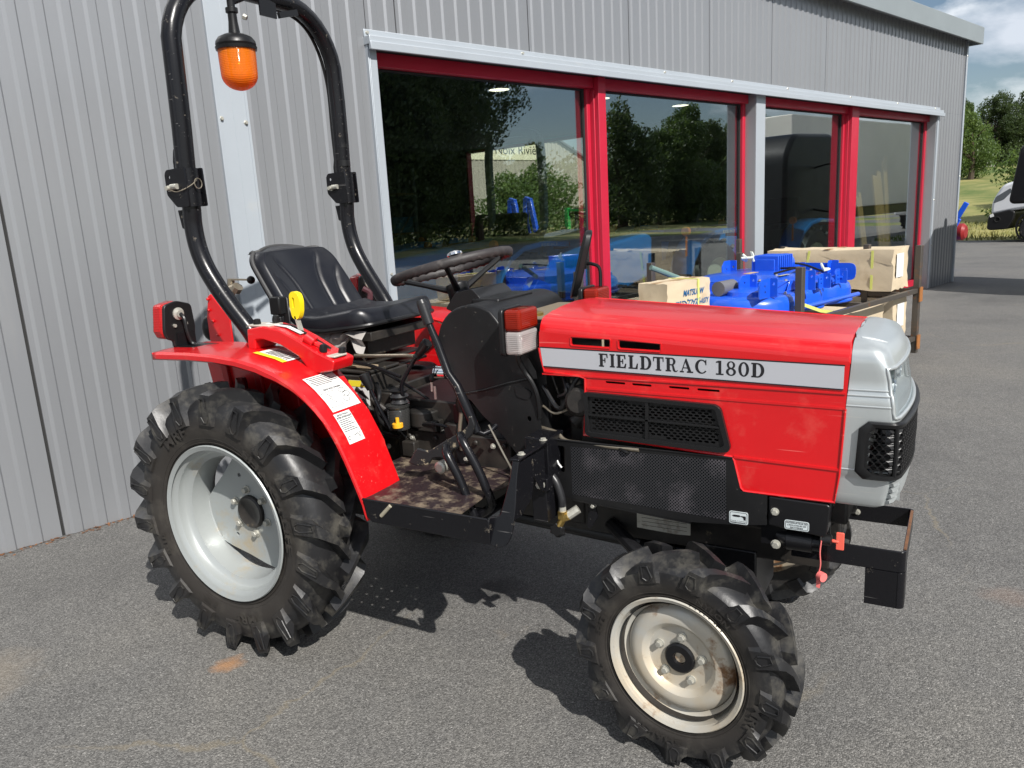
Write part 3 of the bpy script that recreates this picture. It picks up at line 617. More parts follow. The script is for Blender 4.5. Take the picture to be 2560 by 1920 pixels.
# ---- seat
def sgrid(fn, nu, nv): return [[fn(-1+2*i/nu, j/nv) for i in range(nu+1)] for j in range(nv+1)]
def back_pt(u, v):      # u across, v from base up; panel leaning back
    w = .196*(1-.06*v**2)
    y = u*w; lean = -.175*v; z = 1.000+.272*v
    x = -.002+lean+.035*u*u*(1-.3*v)-.012*(1-u*u)*(v < 2)
    x += .035*max(0, (.18-v)/.18)**1.5
    for c in (.33, .68):          # pressed grooves
        rad = abs(u)-((.28+.10*v+.95*max(0, v-.45)**1.7) if c < .5 else (.60+.06*v+1.0*max(0, v-.32)**1.7))
        vt = .90 if c < .5 else .70
        if .06 < v < vt: x -= .0075*math.exp(-(rad/.040)**2)*min(1, (v-.06)/.12)*min(1, (vt-v)/.16)
    return (x, y, z)
def seat_edge(v, w0, h0):
    return
b = MB(); rows = []
NU, NV = 96, 64
prof_t = .052
for j in range(NV+1):
    v = j/NV; row = []
    for i in range(NU+1):
        u = -1+2*i/NU; uu = u
        # rounded outer corners
        k = 1-max(0, (v-.74)/.26)**2.4*.30
        x, y, z = back_pt(uu, v); y *= k
        e = max(0, (abs(u)-.90)/.10); x -= .032*e**2
        t = max(0, (v-.93)/.07); x -= .034*t**2; z -= .010*t**2*u*u*4*.5
        row.append((x, y, z))
    rows.append(row)
b.grid(rows)
RB = rows
back = [[(x-prof_t*.55-.01, y*.985, z-.004) for x, y, z in r] for r in rows]
b.grid(back, flip=True)
for A, B in ((0, 0), (-1, -1)):
    b.grid([rows[A], back[B]])
b.grid([[r[0] for r in rows], [r[0] for r in back]]); b.grid([[r[-1] for r in rows], [r[-1] for r in back]])
seat = empty('seat_root') if False else None
def cush_pt(u, v):      # v 0 rear .. 1 front
    w = .212*(1-.05*(2*v-1)**2) if v < .8 else .212*(1-.05*(2*v-1)**2)*(1-.9*(v-.8)**2/.2*.9)
    x = .0+.335*v; y = u*w
    z = 1.040+.010*u*u-.012*math.sin(pi*min(1, v*1.25))*(1-u*u)+.028*max(0, (v-.35)/.65)*(1-max(0, v-.85)*3.2)
    z += .012*max(0, (.12-v)/.12)
    e = max(0, (abs(u)-.88)/.12); z -= .022*e**2.4
    if v > .88: z -= .035*((v-.88)/.12)**2
    for c in (.40,):
        if .05 < v < .6: z -= .006*math.exp(-((abs(u)-c)/.05)**2)*(1-v/.6)
    return (x-.018*u*u*v, y, z)
c = MB(); rows = [[cush_pt(-1+2*i/44, j/30) for i in range(45)] for j in range(31)]
c.grid(rows); bot = [[(x, y*.97, .992+.022*max(0, (x-.15)/.18)) for x, y, z in r] for r in rows]; c.grid(bot, flip=True)
c.grid([rows[0], bot[0]]); c.grid([rows[-1], bot[-1]]); c.grid([[r[0] for r in rows], [r[0] for r in bot]]); c.grid([[r[-1] for r in rows], [r[-1] for r in bot]])
st = c.build('seat', 'vinyl', TR, smooth=50)
b.build('backrest', 'vinyl', st, smooth=50)
b = MB()
edge = [r[0] for r in bot]+bot[-1][1:-1:4]+[r[-1] for r in bot][::-1]
b.tube([(x, y*1.02, z+.004) for x, y, z in edge], .0075, 8)
b.build('edge_trim', 'plastic', st, smooth=True)
b = MB(); per = [(x-.018, y*1.01, z) for x, y, z in [r[0] for r in RB]+RB[-1][::8]+[r[-1] for r in RB][::-1]]; b.tube(per, .0065, 8); b.build('back_trim', mat('grey_piping', (.05, .05, .05), .6), st, smooth=True)
b = MB(); b.box(.03, .31, -.17, .17, .960, .99); b.box(.04, .26, -.13, .13, .90, .955); b.box(.03, .27, -.15, .15, .875, .885); b.box(.0, .28, -.165, .165, .845, .855)
for i in range(4): b.tube([(.06+.05*i, -.12, .86), (.09+.05*i, -.12, .90), (.06+.05*i, -.12, .94)], .008, 6)
b.build('suspension_pan', 'grime', st, bevel=.003)
# crumpled protective film hanging below the cushion
def film():
    f = MB(); rnd = random.Random(3); rows = []
    for j in range(5):
        row = []
        for i in range(17):
            t = i/16; row.append((.04+.25*t+rnd.uniform(-.006, .006), -.175-.022*(j % 2)+rnd.uniform(-.009, .009), .997-.015*j*(.4+1.5*abs(sin(t*4.2)))-.004*rnd.random()))
        rows.append(row)
    f.grid(rows); return f
film().build('plastic_film', mat('crumpled_film', (.32, .30, .28), .25, spec=.8), st, smooth=20)
# seat-belt buckle
b = MB(); b.box(-.035, .012, -.262, -.232, 1.055, 1.115); b.box(-.022, .004, -.258, -.236, .985, 1.05); b.box(-.075, -.0, -.215, -.205, .99, 1.11); b.build('belt_retractor', 'plastic', st, bevel=.006)
b = MB(); b.tube(smooth_path([(-.02, .225, 1.03), (-.02, .235, 1.07), (-.04, .22, 1.09)], 4), .012, 8); b.build('belt_retractor', mat('maroon_web', (.05, .01, .015), .6), st, smooth=40)

# ---- hood
HY = -.235
def htop(x): return 1.072-.050*(x-.955)/.79
def hood_row(x, n=9):
    t = htop(x); w = .235
    R_ = [(-w, t-.052)]
    for i in range(1, n): a = radians(90*i/n); R_.append((-w+.040*(1-cos(a)), t-.052+.040*sin(a)))
    R_ += [(-w+.045, t-.011), (-.150, t-.004), (-.148, t-.0055), (-.10, t), (0, t+.004)]
    return [(x, y, z) for y, z in R_]+[(x, -y, z) for y, z in R_[::-1][1:]]
b = MB()
xs = [.957, .960, .975]+[.99+.047*i for i in range(17)]+[1.742, 1.746]
rows = []
for i, x in enumerate(xs):
    r = hood_row(x)
    if i == 0: r = [(x, y*.985, z-.004) for x, y, z in r]
    if i == len(xs)-1: r = [(x, y*.988, z-.005) for x, y, z in r]
    rows.append(r)
b.grid(rows)
out = [(.957, 1.020), (.955, .975), (.960, .945), (.968, .909), (1.075, .9015), (1.090, .896), (1.088, .80), (1.080, .738), (1.20, .733), (1.480, .719), (1.487, .71), (1.504, .640), (1.512, .632), (1.722, .632), (1.730, .70), (1.738, .86), (1.745, .972)]
slots = [roundpoly([(1.054, 1.006), (1.164, 1.003), (1.163, .984), (1.054, .987)], .003, 1), roundpoly([(1.190, 1.002), (1.300, .999), (1.300, .980), (1.190, .983)], .003, 1)]
ss = [(1.149, 1.204, .8895), (1.223, 1.276, .888), (1.322, 1.375, .8865), (1.395, 1.451, .885)]
slots2 = [roundpoly([(a, z+.003), (b_, z+.002), (b_, z-.004), (a, z-.003)], .003, 2) for a, b_, z in ss]
gr_out = [(1.102, .852), (1.444, .842), (1.466, .745), (1.452, .738), (1.10, .747)]
slots = [[(x, min(z, htop(x)-.054)) for x, z in s_] for s_ in slots]
out2 = [(x, htop(x)-.052 if z > .96 and i in (0, len(out)-1) else z) for i, (x, z) in enumerate(out)]
out2[0] = (.957, htop(.957)-.052); out2[-1] = (1.745, htop(1.745)-.052)
for sgn in (1, -1):
    p = MB(); p.plate([out2]+slots+slots2+[gr_out], side(HY), -.003, 0)
    # rolled edge beads and pressed lines
    p.prism([(.962, .9045), (1.738, .8985), (1.738, .8945), (.962, .9005)], side(HY), -.001, .003)
    p.prism([(1.095, .872), (1.738, .864), (1.738, .858), (1.095, .866)], side(HY), -.001, .002)
    p.prism([(1.487, .722), (1.731, .716), (1.731, .710), (1.487, .716)], side(HY), -.001, .003)
    edge = [(x, HY-.0005, z) for x, z in out2[1:16]]
    p.tube(edge, .0035, 6)
    p = p if sgn > 0 else mirror_y(p)
    b.add(p.v, p.f)
for sl_ in slots:     # pressed frame round the two upper slots
    cx = sum(p[0] for p in sl_)/len(sl_); cz = sum(p[1] for p in sl_)/len(sl_)
    o_ = [(cx+(x-cx)*1.06, HY-.0008, cz+(z-cz)*1.35) for x, z in sl_]; b.tube(o_, .0016, 5, closed=True)
hood = b.build('hood', 'red', TR, smooth=38)
b = MB(); b.prism([(.960, .9755), (1.7335, .9605), (1.7325, .9075), (.966, .9255)], side(HY), .0015, .0030); sd = b.build('stripe_decal', 'stripe', hood)
b = MB(); b.prism([(.958, .9785), (1.7345, .9635), (1.7345, .9605), (.958, .9755)], side(HY), .0015, .0032); b.prism([(.966, .9255), (1.7325, .9075), (1.7325, .9045), (.967, .9225)], side(HY), .0015, .0032); b.build('border_line', 'ink', hood)
# slab-serif lettering on the stripe
def glyph(ch):
    T = .22; t = .10; S = []
    R = lambda x0, x1, y0, y1: [[(x0, y0), (x1, y0), (x1, y1), (x0, y1)]]
    if ch == 'I': S = [R(.09, .33, 0, 1), R(0, .40, 0, t), R(0, .40, 1-t, 1)]; w = .40
    elif ch in 'FE':
        S = [R(.09, .33, 0, 1), R(0, .42, 0, t), R(0, .72, 1-t, 1), R(.30, .52, .46, .54), R(.47, .55, .32, .68), [[(.72, 1), (.62, 1-t), (.66, .68), (.74, .68)]]]; w = .76
        if ch == 'E': S[1] = R(0, .74, 0, t); S.append([[(.74, 0), (.80, .36), (.72, .36), (.60, t)]]); w = .82
    elif ch == 'L': S = [R(.09, .33, 0, 1), R(0, .72, 0, t), R(0, .42, 1-t, 1), [[(.72, 0), (.76, .42), (.68, .42), (.56, t)]]]; w = .78
    elif ch == 'D':
        S = [R(.09, .33, 0, 1), R(0, .30, 0, t), R(0, .30, 1-t, 1), [[(.28, 1), (.28, 0)]+arc(.42, .5, .46, -90, 90, 12, .5), arc(.40, .5, .25, -90, 90, 10, .41)+[(.28, .91), (.28, .09)]]]; w = .88
        S[3] = [[(.28, 0)]+arc(.42, .5, .46, -90, 90, 12, .5)+[(.28, 1)], [(.295, .09)]+arc(.40, .5, .26, -90, 90, 10, .41)+[(.295, .91)]]
    elif ch == 'T': S = [R(.28, .52, 0, 1), R(.18, .62, 0, t), R(0, .80, 1-t, 1), [[(0, 1), (.08, 1-t), (.06, .66), (0, .66)]], [[(.80, 1), (.80, .66), (.74, .66), (.72, 1-t)]]]; w = .80
    elif ch == 'R':
        S = [R(.09, .33, 0, 1), R(0, .42, 0, t), R(0, .30, 1-t, 1), [[(.28, .46)]+arc(.48, .73, .28, -90, 90, 10, .27)+[(.28, 1)], [(.295, .54)]+arc(.46, .73, .12, -90, 90, 8, .19)+[(.295, .92)]],
             [[(.42, .50), (.62, .47), (.72, .12), (.80, .06), (.90, .14), (.93, .08), (.82, -.01), (.66, 0), (.56, .10), (.50, .40)]]]; w = .94
    elif ch == 'A': S = [[[(.42, 1), (.50, 1), (.86, .05), (.64, .05), (.40, .74), (.17, .05), (.09, .05)]], R(.24, .64, .30, .37), R(0, .30, 0, t), R(.52, .98, 0, t)]; w = .98
    elif ch == 'C':
        S = [[arc(.46, .5, .46, 38, 322, 22, .51)+arc(.50, .5, .28, 322, 38, 16, .42)], [[(.76, .62), (.82, .62), (.82, 1), (.76, 1), (.70, .86)]]]; w = .84
    elif ch == '1': S = [R(.18, .38, 0, 1), R(0, .54, 0, t), [[(0, .84), (.18, .86), (.36, 1), (.20, 1), (0, .92)]]]; w = .56
    elif ch == '8':
        S = [[arc(.36, .74, .29, 0, 360, 20, .27)[:-1], arc(.36, .75, .14, 0, 360, 14, .19)[:-1]], [arc(.36, .27, .35, 0, 360, 20, .28)[:-1], arc(.36, .26, .17, 0, 360, 14, .19)[:-1]]]; w = .72
    elif ch == '0': S = [[arc(.38, .5, .37, 0, 360, 22, .51)[:-1], arc(.38, .5, .17, 0, 360, 16, .42)[:-1]]]; w = .76
    else: S = []; w = .38
    return S, w
def slab_text(mb, txt, fn, x0, x1, z0, h):
    tot = sum(glyph(c_)[1]+.14 for c_ in txt)-.14; k = (x1-x0)/tot; x = x0
    for c_ in txt:
        S, w = glyph(c_)
        for j, loops in enumerate(S):
            v, f = fill2d(loops); mb.add([fn(x+p[0]*k, z0+p[1]*h, j*.00006) for p in v], f)
        x += (w+.14)*k
b = MB(); sk = lambda u, v, w=0: (u, HY-.0034-w, v-(u-1.135)*.0185); slab_text(b, 'FIELDTRAC 180D', sk, 1.133, 1.558, .9315, .0355)
b.build('lettering', 'ink', sd)
# side grilles: honeycomb insert in a raised frame
def hexes(x0, x1, z0, z1, px, pz, fx, fz):
    L_ = []; r = 0; z = z0
    while z <= z1:
        x = x0+(px/2 if r % 2 else 0)
        while x <= x1:
            L_.append((x, z)); x += px
        z += pz; r += 1
    return L_
def inside(p, poly):
    c_ = False; j = len(poly)-1
    for i in range(len(poly)):
        if (poly[i][1] > p[1]) != (poly[j][1] > p[1]) and p[0] < (poly[j][0]-poly[i][0])*(p[1]-poly[i][1])/(poly[j][1]-poly[i][1])+poly[i][0]: c_ = not c_
        j = i
    return c_
def shrink(poly, d):
    cx = sum(p[0] for p in poly)/len(poly); cz = sum(p[1] for p in poly)/len(poly)
    return [(x-(x-cx)/max(.02, abs(x-cx))*d, z-(z-cz)/max(.02, abs(z-cz))*d) for x, z in poly]
GO = [(1.090, .861), (1.442, .851), (1.456, .842), (1.480, .745), (1.476, .733), (1.455, .729), (1.10, .738), (1.089, .746)]
GI = [(1.100, .850), (1.442, .840), (1.466, .750), (1.455, .741), (1.100, .750)]
for sgn in (1, -1):
    b = MB(); GOr = roundpoly(GO, .006, 2); b.plate([GOr, roundpoly(GI, .005, 2)], side(HY), -.004, .013)
    b.prism([(1.262, .853), (1.270, .853), (1.267, .742), (1.259, .742)], side(HY), .003, .0115); b.prism([(1.098, .801), (1.455, .7955), (1.456, .7905), (1.098, .796)], side(HY), .003, .0115)
    (b if sgn > 0 else mirror_y(b)).build('side_grille', 'plastic', hood, bevel=.002, seg=2)
    b = MB(); hs = []
    ins = shrink(GI, .004)
    for x, z in hexes(1.106, 1.460, .752, .846, .0165, .0073, 0, 0):
        h_ = [(x-.0068, z), (x-.0036, z-.0031), (x+.0036, z-.0031), (x+.0068, z), (x+.0036, z+.0031), (x-.0036, z+.0031)]
        if all(inside(q, ins) for q in h_): hs.append(h_)
    b.plate([GI]+hs, side(HY), .000, .005)
    (b if sgn > 0 else mirror_y(b)).build('honeycomb', 'plastic', hood)
# ---- silver nose
SEC = [(.625, .206, 1.838, .04), (.632, .211, 1.850, .035), (.665, .214, 1.857, .032), (.70, .216, 1.862, .03), (.705, .219, 1.866, .03), (.76, .220, 1.869, .03), (.83, .220, 1.868, .03), (.845, .220, 1.867, .03), (.87, .219, 1.864, .032),
       (.893, .219, 1.861, .034), (.898, .216, 1.858, .036), (.93, .216, 1.855, .04), (.955, .216, 1.850, .045), (.975, .215, 1.842, .05), (.990, .210, 1.835, .05), (1.002, .200, 1.822, .055), (1.010, .187, 1.805, .055), (1.016, .165, 1.782, .04), (1.020, .12, 1.762, .025), (1.0225, .06, 1.750, .01)]
XS0 = 1.745
def nose_loop(w, xf, rc):
    rc *= .52
    xs0 = XS0; bul = .019*(w/.22)**2
    P = [(xs0+(xf-bul-rc-xs0)*i/5, -w) for i in range(5)]
    P += [(xf-bul-rc+rc*sin(radians(a)), -w+rc-rc*cos(radians(a))) for a in (0, 18, 36, 54, 72)]
    yc = -w+rc
    P += [(xf-bul*(abs(yc*(1-2*i/24))/w)**2.0*(1 if True else 0)+0, yc*(1-2*i/24)) for i in range(25)]
    P += [(x, -y) for x, y in P[:10][::-1]]
    return P
def nose_at(j, k):
    global XS0
    XS0 = 1.7225+.0245*min(1, max(0, (SEC[min(int(j), len(SEC)-1)][0]+(j-int(j))*(SEC[min(int(j)+1, len(SEC)-1)][0]-SEC[min(int(j), len(SEC)-1)][0])-.632)/.34))      # fractional level j, fractional index k
    j0 = min(int(j), len(SEC)-2); t = j-j0; A = nose_loop(*SEC[j0][1:]); B = nose_loop(*SEC[j0+1][1:]); k0 = min(int(k), len(A)-2); s_ = k-k0
    q = lambda P: (P[k0][0]+(P[k0+1][0]-P[k0][0])*s_, P[k0][1]+(P[k0+1][1]-P[k0][1])*s_)
    a = q(A); b_ = q(B); z = SEC[j0][0]+(SEC[j0+1][0]-SEC[j0][0])*t
    return Vector((a[0]+(b_[0]-a[0])*t, a[1]+(b_[1]-a[1])*t, z))
SEC = [(z, w+.013*min(1, max(0, (1.03-z)/.03)), xf, rc) for z, w, xf, rc in SEC]
zs = [s_[0] for s_ in SEC]
def nose_z(z, k, o=0.):
    j = max(i for i in range(len(zs)-1) if zs[i] <= z+1e-9); p = nose_at(j+(z-zs[j])/(zs[j+1]-zs[j]), k)
    if o:
        e = nose_at(j+(z-zs[j])/(zs[j+1]-zs[j]), min(k+.2, 44))-nose_at(j+(z-zs[j])/(zs[j+1]-zs[j]), max(k-.2, 0)); n = Vector((e.y, -e.x, 0)).normalized(); p = p+n*o
    return p
b = MB(); K = len(nose_loop(*SEC[0][1:]))
lev = [.625, .628, .632, .65, .665, .69, .70, .705, .73, .76, .80, .83, .838, .844, .858, .87, .893, .898, .93, .948, .955, .965, .975, .990, 1.002, 1.010, 1.016, 1.020, 1.0225]
rows = [[tuple(nose_z(z, k)) for k in range(K)] for z in lev]
HB = (lev.index(.844), lev.index(.955)); HK = (7, 37)
GB = (lev.index(.705), lev.index(.83)); GK = (3, 41)
m_ = K; vs = [p for r in rows for p in r]; fs = []
for i in range(len(rows)-1):
    for k in range(m_-1):
        if HB[0] <= i < HB[1] and HK[0] <= k < HK[1]: continue
        if GB[0] <= i < GB[1] and GK[0] <= k < GK[1]: continue
        fs.append((i*m_+k, i*m_+k+1, (i+1)*m_+k+1, (i+1)*m_+k))
b.add(vs, fs)
b.add([rows[-1][0], rows[-1][K//2], rows[-1][-1], (1.744, 0, 1.0245)], [(0, 1, 2, 3)])
b.grid([[tuple(p) for p in rows[0]], [(1.745+(p[0]-1.745)*.9, p[1]*.94, p[2]+.006) for p in rows[0]]])
# pressed mouldings along the flanks
for zz in (.905, .893, .868, .716):
    for ka, kb in ((0, 7), (37, 44)): b.tube([tuple(nose_z(zz, ka+(kb-ka)*i/8, -.0008)) for i in range(9)], .0026, 6)
b.tube([(1.76, -.168, 1.0155), (1.79, -.166, 1.010), (1.812, -.150, 1.002)], .003, 6)
nose = b.build('nose_cowl', 'silver', TR, smooth=40)
# headlight recess: rim + tapered housing + reflector + lens
rim = [rows[HB[0]][k] for k in range(HK[0], HK[1]+1)]+[rows[i][HK[1]] for i in range(HB[0]+1, HB[1]+1)]+[rows[HB[1]][k] for k in range(HK[1]-1, HK[0]-1, -1)]+[rows[i][HK[0]] for i in range(HB[1]-1, HB[0], -1)]
b = MB(); b.tube(rim, .0045, 8, closed=True)
inn = [(x-.055, y*.84, .900+(z-.900)*.74) for x, y, z in rim]; b.grid([rim+[rim[0]], inn+[inn[0]]]); b.build('headlight_surround', 'silver', nose, smooth=50)
b = MB(); b.add(inn, [tuple(range(len(inn)))]); b.build('headlight_back', 'silver', nose)
i0, i1 = HB; b = MB(); b.grid([[(p[0]-.004, p[1]*.985, p[2]) for p in rows[i][HK[0]:HK[1]+1]] for i in range(i0, i1+1)]); b.build('headlight_cover', 'lamp_cover', nose, smooth=50)
for sg in (-1, 1):
    b = MB(); b.lathe([(.034, .012), (.030, .004), (.018, -.006), (.001, -.01)], (1.818, sg*.095, .903), (1, 0, 0), 24, False); hl = b.build('headlight', 'chrome', nose, smooth=True)
    b = MB(); b.lathe([(.035, 0), (.033, .006), (.02, .010), (.001, .012)], (1.822, sg*.095, .903), (1, 0, 0), 24, False); b.build('lens', 'lamp_cover', hl, smooth=True)
# wrap-round front grille
def ng(u, v, w=0): return tuple(nose_z(v, u, w))
b = MB(); KO0, KO1 = 1.7, 42.3; KI0, KI1 = 2.6, 41.4
def kpoly(k0, k1, z0, z1, r, n=34):
    L_ = [(k0+(k1-k0)*i/n, z0) for i in range(n+1)]+[(k1-(k1-k0)*i/n, z1) for i in range(n+1)]
    L_[0] = (k0+1.0, z0); L_.append((k0, z1-.018)); L_.append((k0, z0+.018)); L_[n] = (k1-1., z0); L_[n+1] = (k1-1., z1); L_.insert(n+1, (k1, z0+.018)); L_.insert(n+2, (k1, z1-.018)); L_[-3] = (k0+1.0, z1)
    return L_
o_ = kpoly(KO0, KO1, .698, .836, 0); i_ = kpoly(KI0, KI1, .711, .823, 0)
fr = MB()
for off in (0,):
    ra = [ng(u, v, .002) for u, v in o_]; rb_ = [ng(u, v, .010) for u, v in o_]; rc_ = [ng(u, v, .013) for u, v in [(a*.7+c_*.3, b2*.7+d_*.3) for (a, b2), (c_, d_) in zip(o_, i_)]]; rd = [ng(u, v, .010) for u, v in i_]; re = [ng(u, v, -.004) for u, v in i_]
    fr.grid([r + [r[0]] for r in (ra, rb_, rc_, rd, re)])
fr.build('grille_frame', 'plastic', nose, smooth=50)
b = MB(); hs = []
def hexk(u, v, a, h): return [(u-a, v), (u-a/2, v-h), (u+a/2, v-h), (u+a, v), (u+a/2, v+h), (u-a/2, v+h)]
# perimeter length per index differs, so lay the cells out in metres
cum = [0.]; lp = nose_loop(*SEC[5][1:])
for a, c_ in zip(lp, lp[1:]): cum.append(cum[-1]+math.hypot(a[0]-c_[0], a[1]-c_[1]))
def m2k(m):
    for i in range(len(cum)-1):
        if cum[i+1] >= m: return i+(m-cum[i])/(cum[i+1]-cum[i])
    return len(cum)-1.
def k2m(k): i = min(int(k), len(cum)-2); return cum[i]+(cum[i+1]-cum[i])*(k-i)
ma, mb_ = k2m(KI0), k2m(KI1); r_ = 0; z = .719
while z < .818:
    x = ma+.012+(.0085 if r_ % 2 else 0)
    while x < mb_-.009:
        if abs(x-k2m(7.2)) > .006: hs.append([(x+dx, z+dz) for dx, dz in hexk(0, 0, .0072, .0068)])
        x += .017
    z += .0094; r_ += 1
b.plate([[(ma, .709), ((ma+mb_)/2, .709), (mb_, .709), (mb_, .825), ((ma+mb_)/2, .825), (ma, .825)]]+hs, lambda u, v, w=0: ng(m2k(u), v, w), .001, .009)
b.tube([ng(7.2, v, .008) for v in (.711, .74, .77, .80, .824)], .0045, 6); b.tube([ng(36.8, v, .008) for v in (.711, .74, .77, .80, .824)], .0045, 6); b.build('honeycomb', 'plastic', nose)
b = MB(); b.lathe([(.022, 0), (.022, .004), (.018, .006)], (1.870, 0, .770), (1, 0, 0), 20); b.build('badge', mat('green_badge', (.05, .35, .08), .4), nose)
# louvres under the grille
b = MB()
for i in range(4):
    z = .638+.0145*i; pts = [nose_z(z+.004, k, .005) for k in range(8, 37)]
    b.tube([tuple(p) for p in pts], .0058, 6)
b.prism([(-.178, .634), (-.165, .634), (-.165, .698), (-.178, .698)], YZ, 1.832, 1.856)
b.build('louvre', 'silver', nose, smooth=40)

# ---- engine, frame and everything dark behind the panels
b = MB(); b.box(1.00, 1.66, -.155, .155, .50, .90); b.box(1.05, 1.55, -.19, .16, .62, .80); b.box(1.10, 1.50, -.13, .13, .90, .99); b.box(1.55, 1.72, -.19, .19, .60, .97)
b.tube([(1.0, -.17, .80), (1.09, -.19, .82)], .035, 14); b.tube([(1.12, -.15, .84), (1.02, -.17, .75)], .028, 12); b.lathe([(.045, 0), (.045, .06), (.03, .07)], (1.06, -.16, .82), (0, -1, .1), 20)
eng = b.build('engine', 'grime', TR, bevel=.008)
for pts, r_, m2 in (([(.945, -.205, .86), (1.0, -.215, .80), (1.05, -.215, .88), (1.09, -.20, .92)], .007, 'plastic'), ([(.94, -.20, .80), (.99, -.21, .785), (1.06, -.20, .83), (1.085, -.20, .90)], .004, 'pipe'),
                    ([(.93, -.20, .735), (.985, -.215, .730), (1.02, -.225, .712), (1.09, -.232, .712), (1.24, -.238, .712)], .006, 'pipe'), ([(1.0, -.19, .90), (1.02, -.21, .85), (.99, -.20, .83)], .006, 'plastic'), ([(1.02, -.2, .87), (1.05, -.21, .84), (1.07, -.19, .82)], .008, 'rubber'),
                    ([(1.18, -.236, .712), (1.205, -.246, .705), (1.21, -.24, .70)], .004, 'zinc')):
    MB().tube(smooth_path(pts, 5), r_, 8).build('hose', 'plastic' if m2 == 'zinc' else m2, eng, smooth=True)
b = MB(); b.box(.30, 1.02, -.12, .12, .42, .68); b.box(.40, .82, -.19, -.05, .58, .685); b.box(.36, .62, -.17, .17, .68, .78); b.box(-.12, .34, -.20, .20, .36, .80); b.box(.18, .33, -.21, -.02, .76, .86)
b.lathe([(.05, 0), (.05, .05), (.03, .055)], (.50, -.17, .70), (0, 0, 1), 16)
b.lathe([(.10, -.36), (.12, -.30), (.13, -.2), (.16, -.12), (.16, .12), (.13, .2), (.12, .3), (.10, .36)], (0, 0, .455), (0, 1, 0), 20)
for x in (.45, .55, .70, .80): b.lathe([(.010, 0), (.010, .01)], (x, -.191, .665), (0, -1, 0), 6)
b.box(.84, 1.7, -.115, -.095, .40, .54); b.box(.84, 1.7, .095, .115, .40, .54); b.box(.62, .66, -.30, .30, .50, .53)
tb = b.build('transmission', 'grime', TR, bevel=.006)
for i, (x, y, z) in enumerate(((.22, -.237, .84), (.32, -.237, .84), (.22, -.237, .74), (.35, -.202, .735), (.41, -.202, .70), (.46, -.192, .66), (.60, -.192, .67), (.66, -.192, .61), (.76, -.192, .66), (.36, -.192, .62), (.30, -.212, .79))): bolt_mb((x, y, z), .0065, .009).build('bolt', 'zinc', tb)
for pts, r_ in (([(.22, -.24, .80), (.30, -.26, .76), (.38, -.24, .74), (.44, -.2, .66)], .006), ([(.30, -.15, .87), (.40, -.17, .84), (.50, -.15, .78), (.58, -.12, .70)], .005), ([(.34, -.2, .83), (.38, -.24, .80), (.37, -.25, .74), (.40, -.22, .68)], .007), ([(.48, -.2, .70), (.56, -.22, .72), (.64, -.20, .70), (.70, -.16, .64)], .005), ([(.26, -.24, .73), (.34, -.25, .69), (.44, -.23, .67)], .008)):
    MB().tube(smooth_path(pts, 5), r_, 8).build('hose', 'plastic', tb, smooth=True)
for x0, z0, w_, h_ in ((.345, .755, .06, .05), (.50, .690, .07, .035), (.60, .672, .05, .05), (.43, .60, .05, .05)): b = MB(); b.box(x0, x0+w_, -.215, -.17, z0, z0+h_); b.build('bracket', 'grime', tb, bevel=.004)
b = MB(); b.box(.20, .34, -.235, -.222, .72, .86); b.box(.345, .42, -.20, -.05, .685, .75); b.box(.18, .33, -.222, -.06, .862, .874)
b.tube([(.28, -.23, .82), (.40, -.22, .74), (.44, -.20, .70)], .012, 8); b.tube([(.30, -.235, .78), (.36, -.23, .72), (.46, -.22, .70)], .014, 8); b.build('gear_housing', 'grime', tb, bevel=.005)
b = MB(); b.lathe([(.034, 0), (.036, .06), (.034, .065), (.038, .07), (.038, .078), (.02, .085)], (.445, -.235, .70), (0, 0, 1), 18); fb = b.build('sediment_bowl', clear('smoky_bowl', (.035, .035, .034), .85), tb, smooth=40)
b = MB(); b.lathe([(.017, 0), (.017, .012), (.006, .013), (.006, .03)], (.468, -.272, .715), (0, 0, 1), 14); b.build('drain_tap', mat('amber_tap', (.75, .38, .02), .4), fb, smooth=30)
b = MB(); b.lathe([(.030, 0), (.022, .01), (.030, .02), (.022, .03), (.03, .04)], (.455, -.235, .785), (0, 0, 1), 14); b.build('rubber_boot', 'rubber', fb, smooth=30)
b = MB(); b.box(.255, .335, -.2365, -.2355, .765, .845); q = b.build('caution_label', 'white', tb); b = MB(); b.box(.255, .335, -.2375, -.2368, .825, .845); b.build('caution_header', 'yellow_lbl', q)
b = MB(); b.box(.19, .32, -.20, -.16, .878, .884); b.build('mud_cake', mat('dry_mud', (.30, .23, .15), .9, bump=.6, bscale=50), tb)
b = MB(); add_text(b, '00190', side(-.1925), .43, .47, .648, .658); b.build('casting_number', 'grey_plastic', tb)
# pale label plate on the gearbox top
b = MB(); b.box(.47, .62, -.18, -.09, .6865, .6885); b.build('data_plate', mat('dull_plate', (.16, .16, .15), .5), tb)

# ---- front axle and drive
b = MB(); b.tube([(1.422, -.40, .284), (1.422, .40, .284)], .045, 14); b.tube([(.66, 0, .36), (1.30, 0, .33)], .022, 12); b.tube([(1.16, -.02, .335), (1.26, -.02, .33)], .036, 14)
b.box(1.34, 1.52, -.12, .12, .24, .42); b.box(1.38, 1.47, -.40, -.33, .19, .40); b.box(1.38, 1.47, .33, .40, .19, .40); b.tube([(1.33, -.30, .29), (1.33, .30, .29)], .014, 8); b.box(1.38, 1.48, -.1, .1, .42, .5); b.tube([(1.1, -.12, .44), (1.36, -.28, .33)], .02, 10)
b.tube([(1.422, -.36, .284), (1.422, -.43, .284)], .075, 18)
b.build('front_axle', 'black', TR, bevel=.006, smooth=30)
